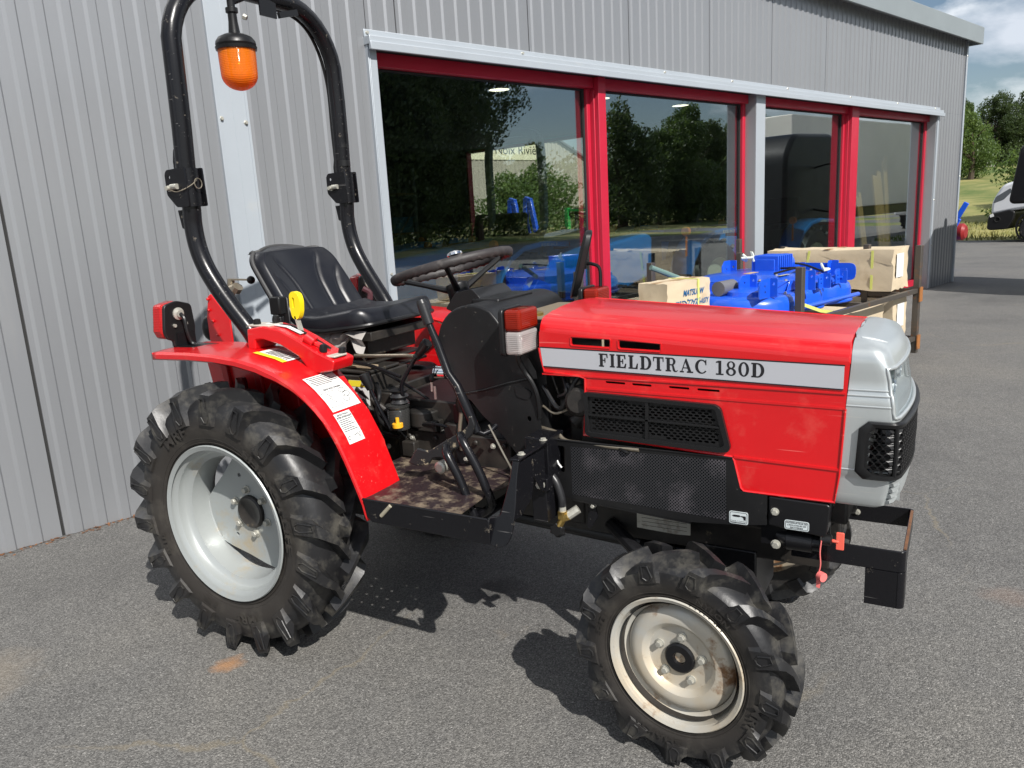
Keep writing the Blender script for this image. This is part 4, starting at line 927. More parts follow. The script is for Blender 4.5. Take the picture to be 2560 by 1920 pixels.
# ---- left/right perforated side panels
pan = [(.936, .718), (1.484, .717), (1.504, .633), (1.569, .629), (1.569, .552), (1.50, .541), (1.376, .530), (1.20, .540), (1.034, .549), (.985, .552), (.985, .61), (.94, .62)]
for sgn in (1, -1):
    b = MB(); b.plate([pan, roundpoly([(.974, .700), (1.022, .700), (1.020, .623), (.974, .623)], .006, 2)], side(-.238), -.002, .001)
    b.tube([(.936, -.2385, .717), (1.484, -.2385, .716)], .003, 6); b.prism([(1.034, .549), (1.376, .530), (1.376, .524), (1.034, .543)], lambda u, v, w: (u, -.238+w, v), 0, .02)
    sp_ = (b if sgn > 0 else mirror_y(b)).build('side_panel', 'black_matt', TR)
    b = MB(); b.plate([roundpoly([(1.040, .701), (1.468, .708), (1.470, .550), (1.040, .561)], .004, 2)], side(-.238), .0012, .0018)
    (b if sgn > 0 else mirror_y(b)).build('perforated_field', 'perf', sp_)
b = MB(); b.prism(roundpoly([(1.572, .627), (1.708, .624), (1.714, .618), (1.708, .548), (1.70, .540), (1.572, .552)], .004, 2), side(-.10), 0, .138); bt = b.build('battery_tray', 'black', TR, bevel=.004)
bolt_mb((1.588, -.2385, .590), .0075, .010).build('bolt', 'zinc', bt)
def sticker(x0, x1, z0, z1, y, lines, dz=0., fn=None):
    f = side(y); o = MB(); o.plate([rrect(x0, x1, z0, z1, .005, 3)], f, .0, .0012); s_ = o.build('sticker', mat('pale_sticker', (.50, .55, .56), .4), bt)
    t_ = MB(); t_.plate([rrect(x0+.002, x1-.002, z0+.002, z1-.002, .004, 3), rrect(x0+.003, x1-.003, z0+.003, z1-.003, .0035, 3)], f, .0012, .0015)
    for tx, a, b2, c_, d_ in lines: add_text(t_, tx, lambda u, v: f(u, v, .0016), a, b2, c_, d_, .01)
    return s_, t_
s1, t1 = sticker(1.611, 1.668, .5495, .5735, -.2385, [('INTERRUPTEUR DE', 1.616, 1.663, .5655, .5695), ("L'ISOLATEUR DE", 1.618, 1.661, .5595, .5635), ('BATTERIES', 1.625, 1.654, .5535, .5575)]); t1.build('printed_text', 'ink', s1)
s2, t2 = sticker(1.477, 1.524, .5445, .5775, -.2395, [('PURGE A CHAQUE', 1.481, 1.520, .5515, .5535), ('REMPLISSAGE', 1.483, 1.518, .5480, .5500)])
f_ = side(-.2395)
t2.plate([[(1.484, .566), (1.489, .5685), (1.502, .5685), (1.5065, .566), (1.502, .5635), (1.489, .5635)]], f_, .0013, .0018); t2.plate([[(1.5065, .567), (1.5185, .567), (1.5185, .5565), (1.514, .5565), (1.512, .563), (1.5065, .565)]], f_, .0013, .0018); t2.build('printed_symbol', 'ink', s2)
# motor under the tray, isolator switch, coral key and dangling cap
b = MB(); b.tube([(1.612, -.20, .508), (1.672, -.20, .508)], .027, 20); b.tube([(1.585, -.20, .515), (1.612, -.20, .508)], [.016, .026], 16); b.tube([(1.672, -.20, .508), (1.690, -.20, .508)], .022, 16); b.box(1.55, 1.61, -.21, -.14, .49, .56)
mo = b.build('starter_motor', 'black', bt, smooth=35); bolt_mb((1.588, -.2215, .497), .009, .010).build('bolt', 'zinc', mo)
b = MB(); b.lathe([(.0145, 0), (.0145, .020), (.011, .022)], (1.696, -.22, .528), (1, 0, 0), 18); iso = b.build('isolator_switch', 'plastic', bt, smooth=30)
b = MB(); b.tube([(1.718, -.22, .527), (1.733, -.22, .527)], .0045, 8); b.prism(rrect(1.727, 1.745, .507, .551, .002, 2), XZ, -.2225, -.2175); b.build('isolator_key', 'orange_key', iso, bevel=.001)
b = MB(); b.tube(smooth_path([(1.696, -.236, .530), (1.694, -.237, .50), (1.696, -.237, .47), (1.693, -.237, .448)], 5), .0016, 6); b.lathe([(.0115, 0), (.0115, .014)], (1.694, -.237, .440), (.8, -.6, 0), 16); b.prism([(1.688, .434), (1.699, .432), (1.696, .408), (1.688, .410)], XZ, -.241, -.236); b.build('rubber_cap', 'pink_cap', iso, smooth=30)
# ---- hydraulic tap, data plate, drop plate
b = MB(); b.prism([(1.196, .506), (1.349, .503), (1.349, .452), (1.31, .449), (1.196, .452)], XZ, -.151, -.147); dp = b.build('data_plate', mat('worn_plate', (.42, .40, .34), .55, dirt=(.10, .06, .03), dscale=18, dpos=(.5, .7)), eng)
b = MB()
for i in range(4): b.box(1.21, 1.34, -.1518, -.1512, .462+.011*i, .4628+.011*i)
b.build('engraved_lines', 'ink', dp)
b = MB(); b.tube(smooth_path([(.968, -.262, .668), (.982, -.265, .63), (1.006, -.268, .60), (1.020, -.27, .56), (1.022, -.27, .535)], 5), .012, 12); hz = b.build('hydraulic_hose', 'rubber', TR, smooth=True)
b = MB(); b.tube([(1.022, -.27, .538), (1.022, -.27, .518)], .0105, 10); b.tube([(1.036, -.265, .506), (1.062, -.25, .525)], .013, 10); b.build('steel_union', 'zinc', hz, smooth=30)
b = MB(); b.tube([(1.022, -.27, .520), (1.022, -.27, .498)], .014, 6); b.tube([(1.022, -.27, .500), (1.040, -.268, .508)], .013, 8); b.tube([(1.024, -.27, .500), (1.012, -.275, .476)], .010, 10); b.build('brass_fitting', 'brass', hz, smooth=30)
b = MB(); st_ = []
for i in range(12): a = 2*pi*i/12; st_.append(((.023 if i % 2 else .017)*cos(a), (.023 if i % 2 else .017)*sin(a)))
b.prism(st_, lambda u, v, w: (1.008+u+w*.3, -.278+w*.5, .463+v-w*.2), -.012, .012); b.build('star_knob', 'plastic', hz, bevel=.003)
b = MB(); b.prism(roundpoly([(1.083, .545), (1.094, .555), (1.10, .54), (1.107, .495), (1.082, .455), (1.072, .462)], .004, 2), XZ, -.222, -.216); pl = b.build('drop_plate', 'black_steel', TR, bevel=.001); bolt_mb((1.098, -.2225, .532), .006, .016).build('bolt', 'zinc', pl)
# ring clip in the opening of the panel
b = MB(); b.tube([(.990+.014*cos(t), -.244, .640+.022*sin(t)) for t in [radians(20+i*24) for i in range(13)]], .0028, 6); b.tube([(1.003, -.244, .648), (1.012, -.244, .638)], .0028, 6); b.build('ring_clip', 'white', pl)

# ---- front bumper / weight carrier
b = MB()
def Uprof(z0, z1):
    o = [(1.62, -.192), (1.865, -.192)]+arc(1.865, -.180, .012, -90, 0, 3)+arc(1.865, .180, .012, 0, 90, 3)+[(1.865, .192), (1.62, .192)]
    i = [(1.62, .184), (1.866, .184), (1.869, .180), (1.869, -.180), (1.866, -.184), (1.62, -.184)]
    return o+i
b.prism(Uprof(0, 0), lambda u, v, w: (u, v, w-.085*(v+.192)), .4585, .5115)
bu = b.build('front_bumper', 'black_steel', TR, bevel=.0015)
for sg in (-1,):
    b = MB(); b.prism([(1.791, sg*.1925), (1.862, sg*.1925)]+[(x, sg*abs(y)) for x, y in arc(1.862, -.1775, .016, -90, 0, 4)]+[(1.878, sg*.12), (1.872, sg*.12), (1.872, sg*.17), (1.862, sg*.186), (1.791, sg*.186)], lambda u, v, w: (u, v, w), .366, .4575)
    b.build('guard_plate', 'black_steel', bu, bevel=.0015)
b = MB(); b.bar((1.874, -.168, .5105), (1.874, .165, .4822), .0035, .0065, (1, 0, 0)); b.build('worn_edge', 'rust', bu)
bolt_mb((1.735, .1835, .452), .0065, .006, (0, -1, 0)).build('bolt', 'zinc', bu)
b = MB(); b.box(1.6, 1.745, -.16, .16, .545, .62); b.tube([(1.71, .05, .53), (1.745, .05, .53)], .03, 12); b.build('front_casting', 'grime', bu, bevel=.008)

# ---- step plate with front guard
b = MB()
zt = .5945
holes = []
for i in range(7):
    for j in range(4): holes.append(circ(.60+.048*i+(.024 if j % 2 else 0), -.525+.056*j, .006, 8, .005))
po = [(.555, -.555), (.868, -.555), (.860, -.41), (.880, -.322), (.86, -.20), (.42, -.20), (.42, -.34), (.555, -.39)]
b.plate([po]+[h_ for h_ in holes if all(inside(q, shrink(po, .012)) for q in h_)], XY, zt-.004, zt)
stp = b.build('step_plate', 'mud', TR)
b = MB(); b.prism([(.552, zt-.001), (.960, zt-.001), (.960, .528), (.58, .531), (.556, .548)], XZ, -.5595, -.5555); b.prism([(-.555, .531), (-.20, .531), (-.20, .59), (-.555, .59)], YZ, .548, .552); b.build('skirt', 'black_steel', stp, bevel=.002)
b = MB()   # raised rim along the step edge
b.tube([(.553, -.5575, zt), (.956, -.5575, zt)], .0035, 6)
b.build('edge_bead', 'black_steel', stp)
# the guard: curved plate rising at the front corner
b = MB()
gp_ = roundpoly([(.950, .592), (.952, .530), (.975, .522), (1.006, .530), (1.018, .56), (1.022, .62), (1.018, .70), (1.020, .738), (1.000, .738), (1.000, .70), (.990, .65), (.980, .60)], [.002, .006, .02, .02, .02, .02, .02, .004, .004, .02, .03, .01], 3)
b.prism(gp_, lambda u, v, w: (u, -.555+.3*max(0, v-.53)+w, v), -.0025, .006)
b.prism([(-.49, .73), (-.40, .725), (-.405, .66), (-.42, .61), (-.48, .585), (-.53, .585)], lambda u, v, w: (1.005+w, u, v), 0, .006)
b.prism([(-.44, .73), (-.325, .735), (-.325, .60), (-.345, .60)], lambda u, v, w: (.998+w, u, v), 0, .005)
b.bar((1.008, -.498, .738), (1.004, -.31, .738), .028, .006); b.prism([(.93, .60), (.996, .735), (.994, .60)], XZ, -.33, -.326)
b.box(.955, 1.0, -.32, -.24, .50, .60); b.box(.93, 1.0, -.30, -.2, .60, .735)
gd = b.build('front_guard', 'black_steel', stp, bevel=.0025)
b = MB(); b.box(.985, 1.012, -.335, -.300, .598, .634); b.build('clip_angle', 'black_steel', stp, bevel=.002)
bolt_mb((.992, -.336, .617), .010, .012).build('bolt', 'zinc', stp); bolt_mb((1.008, -.46, .742), .008, .006, (0, 0, 1)).build('bolt', 'zinc', stp); bolt_mb((1.004, -.33, .742), .008, .006, (0, 0, 1)).build('bolt', 'zinc', stp)
b = MB(); b.tube([(.617, -.562, .556), (.652, -.562, .590)], .0055, 8); b.build('rusty_pin', mat('dirty_pin', (.30, .27, .20), .6), stp)
# ---- pedals
MT['pedal'] = mat('worn_pedal', (.012, .012, .013), .38, dirt=(.30, .25, .17), dscale=26, dpos=(.56, .64), bump=.3, bscale=90)
b = MB()
pd = roundpoly([(.590, .651), (.619, .696), (.654, .688), (.709, .722), (.757, .749), (.776, .768), (.778, .792), (.788, .796), (.796, .766), (.784, .738), (.756, .712), (.726, .688), (.712, .655), (.69, .670), (.665, .668), (.650, .646), (.615, .642)], .006, 3)
b.prism(pd, lambda u, v, w: (u, -.365+w+(u-.68)*.25, v), -.005, .005)
ped = b.build('brake_pedal', 'pedal', TR, bevel=.003)
b = MB(); b.tube(smooth_path([(.735, -.40, .715), (.751, -.42, .700), (.785, -.42, .637), (.811, -.42, .572), (.826, -.42, .528), (.825, -.41, .49)], 4), .0125, 12)
b.tube(smooth_path([(.785, -.40, .755), (.807, -.42, .742), (.850, -.42, .667), (.873, -.42, .612), (.878, -.41, .575), (.86, -.40, .55), (.83, -.40, .53)], 4), .0125, 12); b.tube([(.80, -.44, .50), (.80, .1, .50)], .016, 10)
b.build('pedal_arm', 'black_steel', ped, smooth=True)
b = MB(); b.lathe([(.018, 0), (.018, .03), (.012, .034)], (.70, -.36, .648), (0, -1, 0), 14); b.tube([(.68, -.34, .64), (.68, -.37, .64)], .012, 10); b.build('pivot_pin', 'zinc', ped, smooth=30)

# ---- dashboard and its black side plates
b = MB()
dome = [(.682, .821), (.655, .868), (.628, .915), (.610, .955), (.606, .976)]+[(.728+.122*cos(radians(a)), .976+.113*sin(radians(a))) for a in range(170, 56, -8)]+[(.812, 1.050), (.835, 1.02), (.865, .965), (.888, .939), (.905, .915), (.916, .885), (.912, .872), (.848, .864), (.76, .838)]
b.prism(dome, XZ, -.220, .220)
dash = b.build('dashboard', 'black_matt', TR, bevel=.006, seg=3)
low = [(.683, .822), (.713, .803), (.749, .762), (.784, .735), (.812, .708), (.857, .655), (.870, .64), (.905, .66), (.902, .700), (.912, .716), (.944, .722), (.938, .785), (.924, .86), (.912, .878), (.848, .866), (.76, .838)]
hl_ = [circ(.884, .838, .010, 10, .007), circ(.905, .765, .007, 10, .008)]
for sgn in (1, -1):
    b = MB(); b.plate([low]+hl_, side(-.2215), -.003, 0); b.tube([(x, -.222, z) for x, z in ((.684, .823), (.76, .840), (.848, .867), (.912, .882))], .0035, 6)
    (b if sgn > 0 else mirror_y(b)).build('side_plate', 'black_matt', dash)
b = MB(); b.prism(roundpoly([(.862, .860), (.905, .852), (.92, .842), (.905, .82), (.868, .828)], .008, 2), side(-.2215), .0008, .003); b.build('reinforcement', 'black_matt', dash)
# rear face of the dash, seen past the lever
b = MB(); b.prism([(-.215, .97), (.215, .97), (.16, .78), (-.19, .78)], lambda u, v, w: (.612+w+(.97-v)*.35, u, v), 0, .01); b.build('rear_plate', mat('brown_black_sheet', (.035, .018, .018), .4), dash, bevel=.003)
b = MB(); b.box(.63, .66, -.20, -.12, .55, .78); b.build('column_tube', 'black', dash)
b = MB(); b.prism(rrect(-.205, -.190, .868, .905, .002, 2), lambda u, v, w: (.634+w+(.90-v)*.35, u, v), -.002, 0); b.lathe([(.009, 0), (.009, .003)], (.648, -.195, .850), (-1, 0, 0), 14); b.build('small_sticker', mat('pink_sticker', (.55, .28, .28), .5), dash)
b = MB(); b.tube([(.60, -.235, .888), (.635, -.23, .888)], .020, 16); key = b.build('ignition_switch', 'chrome', dash, smooth=30)
b = MB(); b.sphere((.603, -.262, .876), .014, 8, (.6, .5, 1)); b.tube([(.60, -.262, .905), (.615, -.258, .912), (.61, -.262, .88)], .002, 6); b.build('key_fob', 'plastic', key, smooth=True)
b = MB(); b.box(.599, .606, -.264, -.262, .835, .866); b.box(.609, .617, -.264, -.262, .812, .852); b.build('key', 'zinc', key)
# lamp bracket arm
b = MB(); b.prism([(.80, .99), (.88, 1.08), (.885, 1.0), (.84, .95)], side(-.221), .001, .004); b.build('lamp_bracket', 'black_matt', dash)
# instrument binnacle
b = MB(); cs = [(.560, 1.060), (.585, 1.092), (.605, 1.112), (.660, 1.122), (.685, 1.100), (.70, 1.07), (.65, 1.03)]
b.prism(roundpoly(cs, .008, 3), XZ, -.100, .100); inst = b.build('instrument_binnacle', 'plastic', dash, bevel=.010, seg=3)
b = MB(); b.box(.665, .76, -.11, .11, 1.06, 1.094); b.build('binnacle_base', 'plastic', dash, bevel=.006)
b = MB(); b.prism([(-.08, .0), (.08, .0), (.08, .045), (-.08, .045)], lambda u, v, w: (.566+v*.62, u, 1.066+v+w), .0, .002); b.build('gauge_glass', mat('gauge', (.02, .02, .03), .05, coat=1), inst)
# ---- steering wheel
SC_ = Vector((.532, -.006, 1.186)); SN = Vector((-.235, 0, 1)).normalized(); SU = Vector((1, 0, .235)).normalized(); SVv = Vector((0, 1, 0))
b = MB(); ring = []
N_ = 120; RR = .190
sp = lambda a, rr=RR, h=0: SC_+(SU*cos(a)+SVv*sin(a))*rr+SN*h
rows = []
for i in range(N_):
    a = 2*pi*i/N_; row = []
    for k in range(12):
        t = 2*pi*k/12; ex = .0022*(1+cos(a*40)) if sin(t) < -.2 else 0
        row.append(tuple(sp(a, RR+(.0125)*cos(t), (.0138+ex)*sin(t))))
    rows.append(row)
rows.append(rows[0]); b.grid(rows, closed=True)
sw = b.build('steering_wheel', mat('steering_rim', (.030, .026, .026), .5, bump=.5, bscale=260, dirt=(.09, .08, .075), dscale=30), TR, smooth=50, weld=1e-5)
b = MB()
for a in (radians(60), radians(180+8), radians(-62)):
    e = sp(a, RR-.01, -.006); s_ = SC_-SN*.075+(SU*cos(a)+SVv*sin(a))*.03; b.tube([s_, s_+(e-s_)*.5, e], [.0115, .0085, .009], 8)
b.build('spoke', 'plastic', sw, smooth=True)
b = MB(); b.lathe([(.036, -.14), (.036, -.075), (.038, -.068), (.036, -.058), (.015, -.052)], tuple(SC_), tuple(SN), 20); b.lathe([(.055, -.20), (.045, -.15), (.036, -.13)], tuple(SC_), tuple(SN), 18)
b.build('hub', 'plastic', sw, smooth=35)
kc = sp(radians(118), RR, .028)
b = MB(); b.lathe([(.010, -.03), (.012, 0), (.018, .008), (.022, .014)], tuple(kc), tuple(SN), 16); b.build('knob_stem', 'plastic', sw, smooth=True)
b = MB(); b.lathe([(.022, .014), (.028, .020), (.026, .027), (.015, .033), (.0005, .035)], tuple(kc), tuple(SN), 22); b.build('spinner_knob', 'chrome', sw, smooth=True)
# ---- levers
MT['rod'] = mat('dull_rod', (.13, .12, .10), .5, metal=.4)
def lever(pts, r_, knob, kr, m2='black_steel', km='plastic', kl=.05, capm=None):
    b = MB(); b.tube(smooth_path(pts, 5), r_, 10); l_ = b.build('lever', m2, TR, smooth=True)
    p = Vector(pts[0]); d = (Vector(pts[0])-Vector(pts[1])).normalized()
    b = MB(); b.lathe([(kr*.62, -kl*.2), (kr*.8, kl*.2), (kr, kl*.7), (kr, kl*.95), (kr*.8, kl)], tuple(p), tuple(d), 16); k_ = b.build('knob', km, l_, smooth=35)
    if capm: b = MB(); b.lathe([(kr*.82, kl*1.0), (kr*.6, kl*1.06), (.0005, kl*1.08)], tuple(p), tuple(d), 16); b.build('knob_cap', capm, k_, smooth=True)
    return l_
b = MB(); b.tube([(.622, -.305, 1.102), (.641, -.305, 1.045)], .0155, 14); b.tube([(.618, -.305, 1.113), (.622, -.305, 1.102)], [.013, .0155], 14)
bl_ = MB(); bl_.tube([(.639, -.305, 1.05), (.666, -.305, .985), (.694, -.305, .905), (.722, -.305, .868), (.742, -.305, .82), (.775, -.30, .735)], [.009, .0125, .0125, .0135, .0155, .0135], 12); bl_.tube([(.775, -.30, .738), (.79, -.29, .728), (.805, -.27, .735), (.81, -.25, .745)], .008, 8)
hl2 = bl_.build('hand_lever', 'black_steel', TR, smooth=50); b.build('grip', 'rubber', hl2, smooth=40)
lever([(.555, -.25, .945), (.535, -.25, .925), (.505, -.25, .885), (.480, -.25, .845), (.474, -.24, .80), (.46, -.2, .74)], .0065, 1, .017, kl=.052)
lever([(.545, -.262, .94), (.49, -.24, .935), (.36, -.22, .925), (.26, -.20, .918)], .006, 1, .006, 'pipe', 'plastic', .01)
lever([(.385, -.29, .842), (.40, -.285, .80), (.418, -.28, .755), (.43, -.26, .70)], .006, 1, .017, 'black_steel', 'plastic', .045)
lever([(.672, -.22, .775), (.668, -.22, .745), (.66, -.22, .70), (.65, -.2, .64)], .006, 1, .018, 'pipe', 'plastic', .038, 'yellow')
lever([(.635, -.14, .815), (.64, -.14, .78), (.65, -.13, .70)], .006, 1, .018, 'pipe', 'plastic', .038, 'yellow')
b = MB(); b.tube([(.80, -.275, .752), (.845, -.27, .66), (.865, -.27, .625), (.862, -.27, .592)], .0035, 6); b.build('pedal_rod', 'rod', hl2, smooth=True)
b = MB(); b.tube([(.20, -.2, .905), (.36, -.235, .895), (.47, -.24, .868)], .0055, 8); b.build('link_rod', 'black', hl2, smooth=True)
b = MB(); b.bar((.395, -.37, .618), (.395, -.37, .665), .018, .018); b.box(.375, .415, -.39, -.35, .665, .672); b.build('dip_bracket', mat('yellow_zinc', (.48, .44, .28), .4, metal=.5), hl2, bevel=.002)
b = MB()  # red lever quadrant on the far side, behind the levers
b.prism([(.27, .65), (.30, .722), (.33, .70), (.367, .712), (.394, .727), (.455, .645)], XZ, .0, .006); b.box(.10, .62, .10, .105, .60, .70); b.build('red_plate', 'red_in', tb, bevel=.002)
# round black tank / battery by the left fender
b = MB(); b.prism(rrect(.13, .28, .655, .815, .04, 5), XZ, .15, .25); b.build('fuel_tank', 'plastic', tb, bevel=.02, seg=3)
# ---- front corner lamps
for sg in (-1, 1):
    y0, y1 = sorted((sg*.205, sg*.312))
    b = MB(); b.prism(rrect(y0-.004, y1+.004, .960, 1.092, .014, 3), YZ, .876, .890); tl = b.build('turn_lamp', 'plastic', TR, bevel=.003)
    b = MB(); b.prism(rrect(y0, y1, 1.030, 1.088, .010, 3), YZ, .890, .942); b.build('amber_lens', 'amber_lens', tl, bevel=.016, seg=4)
    b = MB(); b.prism(rrect(y0, y1, .965, 1.029, .010, 3), YZ, .890, .940); b.build('clear_lens', 'clear_lens', tl, bevel=.016, seg=4)
    b = MB(); b.box(.891, .893, y0+.006, y1-.006, .97, 1.082); b.build('reflector', mat('dull_reflector', (.30, .29, .28), .25, metal=.7), tl)
    b = MB(); b.sphere((.912, (y0+y1)/2, 1.0), .010, 8); b.build('bulb', 'chrome', tl, smooth=True)
    if sg < 0:
        b = MB(); b.tube(smooth_path([(.895, -.255, .962), (.898, -.25, .935), (.905, -.235, .905), (.925, -.232, .875), (.938, -.23, .84), (.940, -.225, .80), (.937, -.22, .77)], 5), .0065, 8); b.build('cable', 'plastic', tl, smooth=True)
        b = MB(); b.prism([(.895, .955), (.905, .955), (.935, .905), (.938, .885), (.925, .884), (.89, .94)], side(-.222), .001, .003); b.build('lamp_bracket', 'black_matt', tl)
# ---- fuel cap and dirt shelf between dash and hood, mirror
b = MB(); b.box(.80, .96, -.19, .19, 1.035, 1.045); b.box(.80, .955, -.20, .20, .70, 1.035); sh = b.build('firewall', 'black_matt', dash)
b = MB(); b.lathe([(.026, 0), (.026, .010), (.018, .014)], (.885, -.12, 1.045), (0, 0, 1), 20); b.build('filler_cap', 'brass', dash, smooth=30)
b = MB(); b.box(.805, .955, -.185, .185, 1.0453, 1.0475); b.build('dust_layer', mat('dusty_shelf', (.16, .13, .09), .9, bump=.5, bscale=60), dash)
b = MB(); b.prism(roundpoly([(.878, 1.272), (.886, 1.268), (.868, 1.16), (.858, 1.112), (.815, 1.048), (.808, 1.058), (.826, 1.15), (.842, 1.245)], .006, 3), lambda u, v, w: (u, .30+w, v), -.004, .012) if False else None
mrr = [(.0, 1.274), (.04, 1.262), (.055, 1.225), (.062, 1.10), (.045, 1.055), (0, 1.042), (-.045, 1.055), (-.062, 1.10), (-.055, 1.225), (-.04, 1.262)]
b = MB(); b.prism(roundpoly(mrr, .015, 3), lambda u, v, w: (.842+w*.87-u*.42+(v-1.16)*.29, .31+u*.80+w*.5, v), -.012, .012); mi = b.build('side_mirror', 'plastic', TR, bevel=.005)
b = MB(); b.tube(smooth_path([(.856, .305, 1.162), (.885, .305, 1.160), (.910, .305, 1.145), (.914, .30, 1.09), (.914, .29, 1.03)], 5), .006, 8); b.box(.852, .866, .295, .315, 1.145, 1.18); b.build('mirror_arm', 'black', mi, smooth=40)
# ---- three-point linkage at the rear
b = MB()
b.prism([(-.400, 1.11), (-.385, 1.118), (-.30, 1.03), (-.30, .80), (-.42, .80), (-.42, 1.03)], XZ, -.205, -.199)
for x, z in ((-.395, 1.10), (-.40, 1.06), (-.385, 1.02), (-.37, .97)): b.lathe([(.006, 0), (.006, .008)], (x, -.206, z), (0, -1, 0), 6)
lk = b.build('hitch_frame', 'red', TR, bevel=.002)
b = MB(); b.tube([(-.43, -.12, 1.11), (-.36, -.11, 1.13)], .016, 10); b.tube([(-.36, -.11, 1.12), (-.345, -.11, 1.135)], .02, 8); b.tube([(-.40, -.1, 1.09), (-.39, -.1, 1.16)], .013, 8); b.bar((-.40, -.1, 1.160), (-.30, -.1, 1.158), .014, .006); b.lathe([(.02, 0), (.02, .03)], (-.44, -.12, 1.12), (0, 0, 1), 10)
tp = b.build('hydraulic_valve', 'pipe', lk, smooth=30)
b = MB(); b.sphere((-.285, -.1, 1.157), .015, 8); b.build('ball_knob', 'plastic', tp, smooth=True)
b = MB(); b.sphere((-.44, -.18, .99), .03, 8, (1, 1, 1.6)); b.tube([(-.3, -.25, .80), (-.55, -.28, .40)], .014, 8); b.tube([(-.1, -.20, .40), (-.75, -.28, .36)], .016, 8); b.tube([(-.1, .20, .40), (-.75, .28, .36)], .016, 8); b.build('lift_arm', 'black', lk, smooth=True)
# ================================================================= SHOWROOM BUILDING (s along wall, y = into the building)
BR = empty('showroom_building', tuple(BO), THW)
tag(BR, 'long grey ribbed metal showroom with red window frames and a flat eave', 'building')
MT['clad'] = mat('grey_metal_cladding', (.262, .270, .283), .33, metal=.40, var=.03, vscale=1.2, bump=.06, bscale=220, dirt=(.31, .305, .29), dscale=1.6, dpos=(.62, .95), stretch=(2.2, 2.2, .3))
MT['flash'] = mat('pale_flashing', (.38, .415, .45), .40, metal=.25, var=.03, vscale=3, dirt=(.40, .40, .38), dscale=6, dpos=(.6, .9))
MT['frame_red'] = mat('crimson_frame', (.42, .012, .035), .40, coat=.1, var=.05, vscale=3)
MT['reveal'] = mat('grey_reveal', (.28, .28, .29), .38, metal=.3)
MT['inner'] = mat('showroom_wall', (.16, .16, .155), .8, var=.1)
MT['inner_dark'] = mat('showroom_ceiling', (.12, .12, .12), .8)
MT['floor_in'] = mat('showroom_floor', (.10, .10, .10), .45, var=.15)
MT['joint'] = mat('joint_shadow_gap', (.02, .02, .02), .8)
P_ = .105
def clad(s0, s1, z0, z1, ph=0.):
    b = MB(); xs = [(s0, .012), (s0, 0)]; s = s0+.022+ph
    while s+.053 < s1-.004:
        xs += [(s, 0), (s+.015, -.0075), (s+.050, -.0075), (s+.0565, 0)]; s += P_
    xs += [(s1, 0), (s1, .012)]
    b.grid([[(x, y, z0) for x, y in xs], [(x, y, z1) for x, y in xs]]); return b
PN = [(-7.98, -6.94), (-6.93, -5.89), (-5.88, -4.84), (-4.83, -3.79), (-3.78, -2.745), (-2.735, -1.70), (-1.69, -.697), (-.683, .30), (.44, 1.21)]
for s0, s1 in PN: clad(s0, s1, .01, 3.30).build('cladding_panel', 'clad', BR)
UP = [1.215, 1.418, 2.495, 3.565, 4.656, 5.705, 6.81, 7.90, 8.985, 10.075]
for a, b_ in zip(UP, UP[1:]): clad(a+(.004 if a > 1.3 else 0), b_-.004, 2.33, 3.30).build('cladding_panel', 'clad', BR)
clad(10.079, 11.02, 2.33, 3.30).build('cladding_panel', 'clad', BR)
clad(10.079, 11.02, .01, 2.329).build('cladding_panel', 'clad', BR)
b = MB(); b.box(-8, 1.22, .012, .15, 0, 3.30); b.box(1.22, 10.06, .012, .15, 2.29, 3.30); b.box(10.06, 11.03, .012, .15, 0, 3.30); b.box(1.22, 10.06, .10, .15, 0, .06)
b.build('front_wall', 'joint', BR)
# end walls, back wall, roof, floor, ceiling
b = MB()
b.box(10.95, 11.04, .15, 6.9, 0, 3.35); b.box(10.95, 11.04, 6.9, 10.6, 2.80, 3.35); b.box(10.95, 11.04, 10.6, 13, 0, 3.35); b.box(-8, -7.95, .15, 13, 0, 3.35); b.box(-8, 11.04, 12.95, 13, 0, 3.35)
b.build('end_wall', 'clad', BR)
b = MB(); b.box(-8, 10.94, .151, 12.94, 2.85, 2.88); b.build('ceiling', 'inner_dark', BR)
b = MB(); b.box(-7.9, 10.94, .151, 12.94, .0, .012); b.build('showroom_floor', 'floor_in', BR)
b = MB(); b.box(-7.94, 10.94, 12.88, 12.94, .013, 2.84); b.box(10.90, 10.94, .152, 6.85, .013, 2.84); b.box(10.90, 10.94, 10.65, 12.87, .013, 2.84); b.box(-.5, -.45, .2, 12.8, .013, 2.84); b.build('inner_wall', 'inner', BR)
for ds in (10.92,):
    b = MB()
    for y in (6.87, 10.60): b.box(ds, 11.05, y-.03, y+.03, .012, 2.80)
    b.box(ds, 11.05, 6.90, 10.57, 2.77, 2.83); b.build('end_opening_frame', 'frame_red', BR)
b = MB(); b.box(-8.1, 11.16, -.01, 13.1, 3.32, 3.40); b.build('roof', 'flash', BR)
MT['fascia'] = mat('grey_fascia', (.24, .27, .28), .45, metal=.25, var=.05, vscale=2)
b = MB(); b.box(-8.1, 11.18, -.16, -.135, 3.245, 3.455); b.box(-8.1, 11.18, -.134, 0.0, 3.40, 3.43); b.box(11.155, 11.18, -.134, 13.1, 3.245, 3.455); b.box(-8.1, 11.18, -.155, -.10, 3.449, 3.462)
b.build('eave_fascia', 'fascia', BR, bevel=.003)
b = MB(); b.box(-8.1, 11.153, -.134, -.002, 3.30, 3.318); b.build('soffit', 'reveal', BR)
b = MB()
for s_ in (6.62, ): b.box(s_-.02, s_+.02, -.164, -.131, 3.243, 3.46)
b.build('fascia_joint', 'reveal', BR)
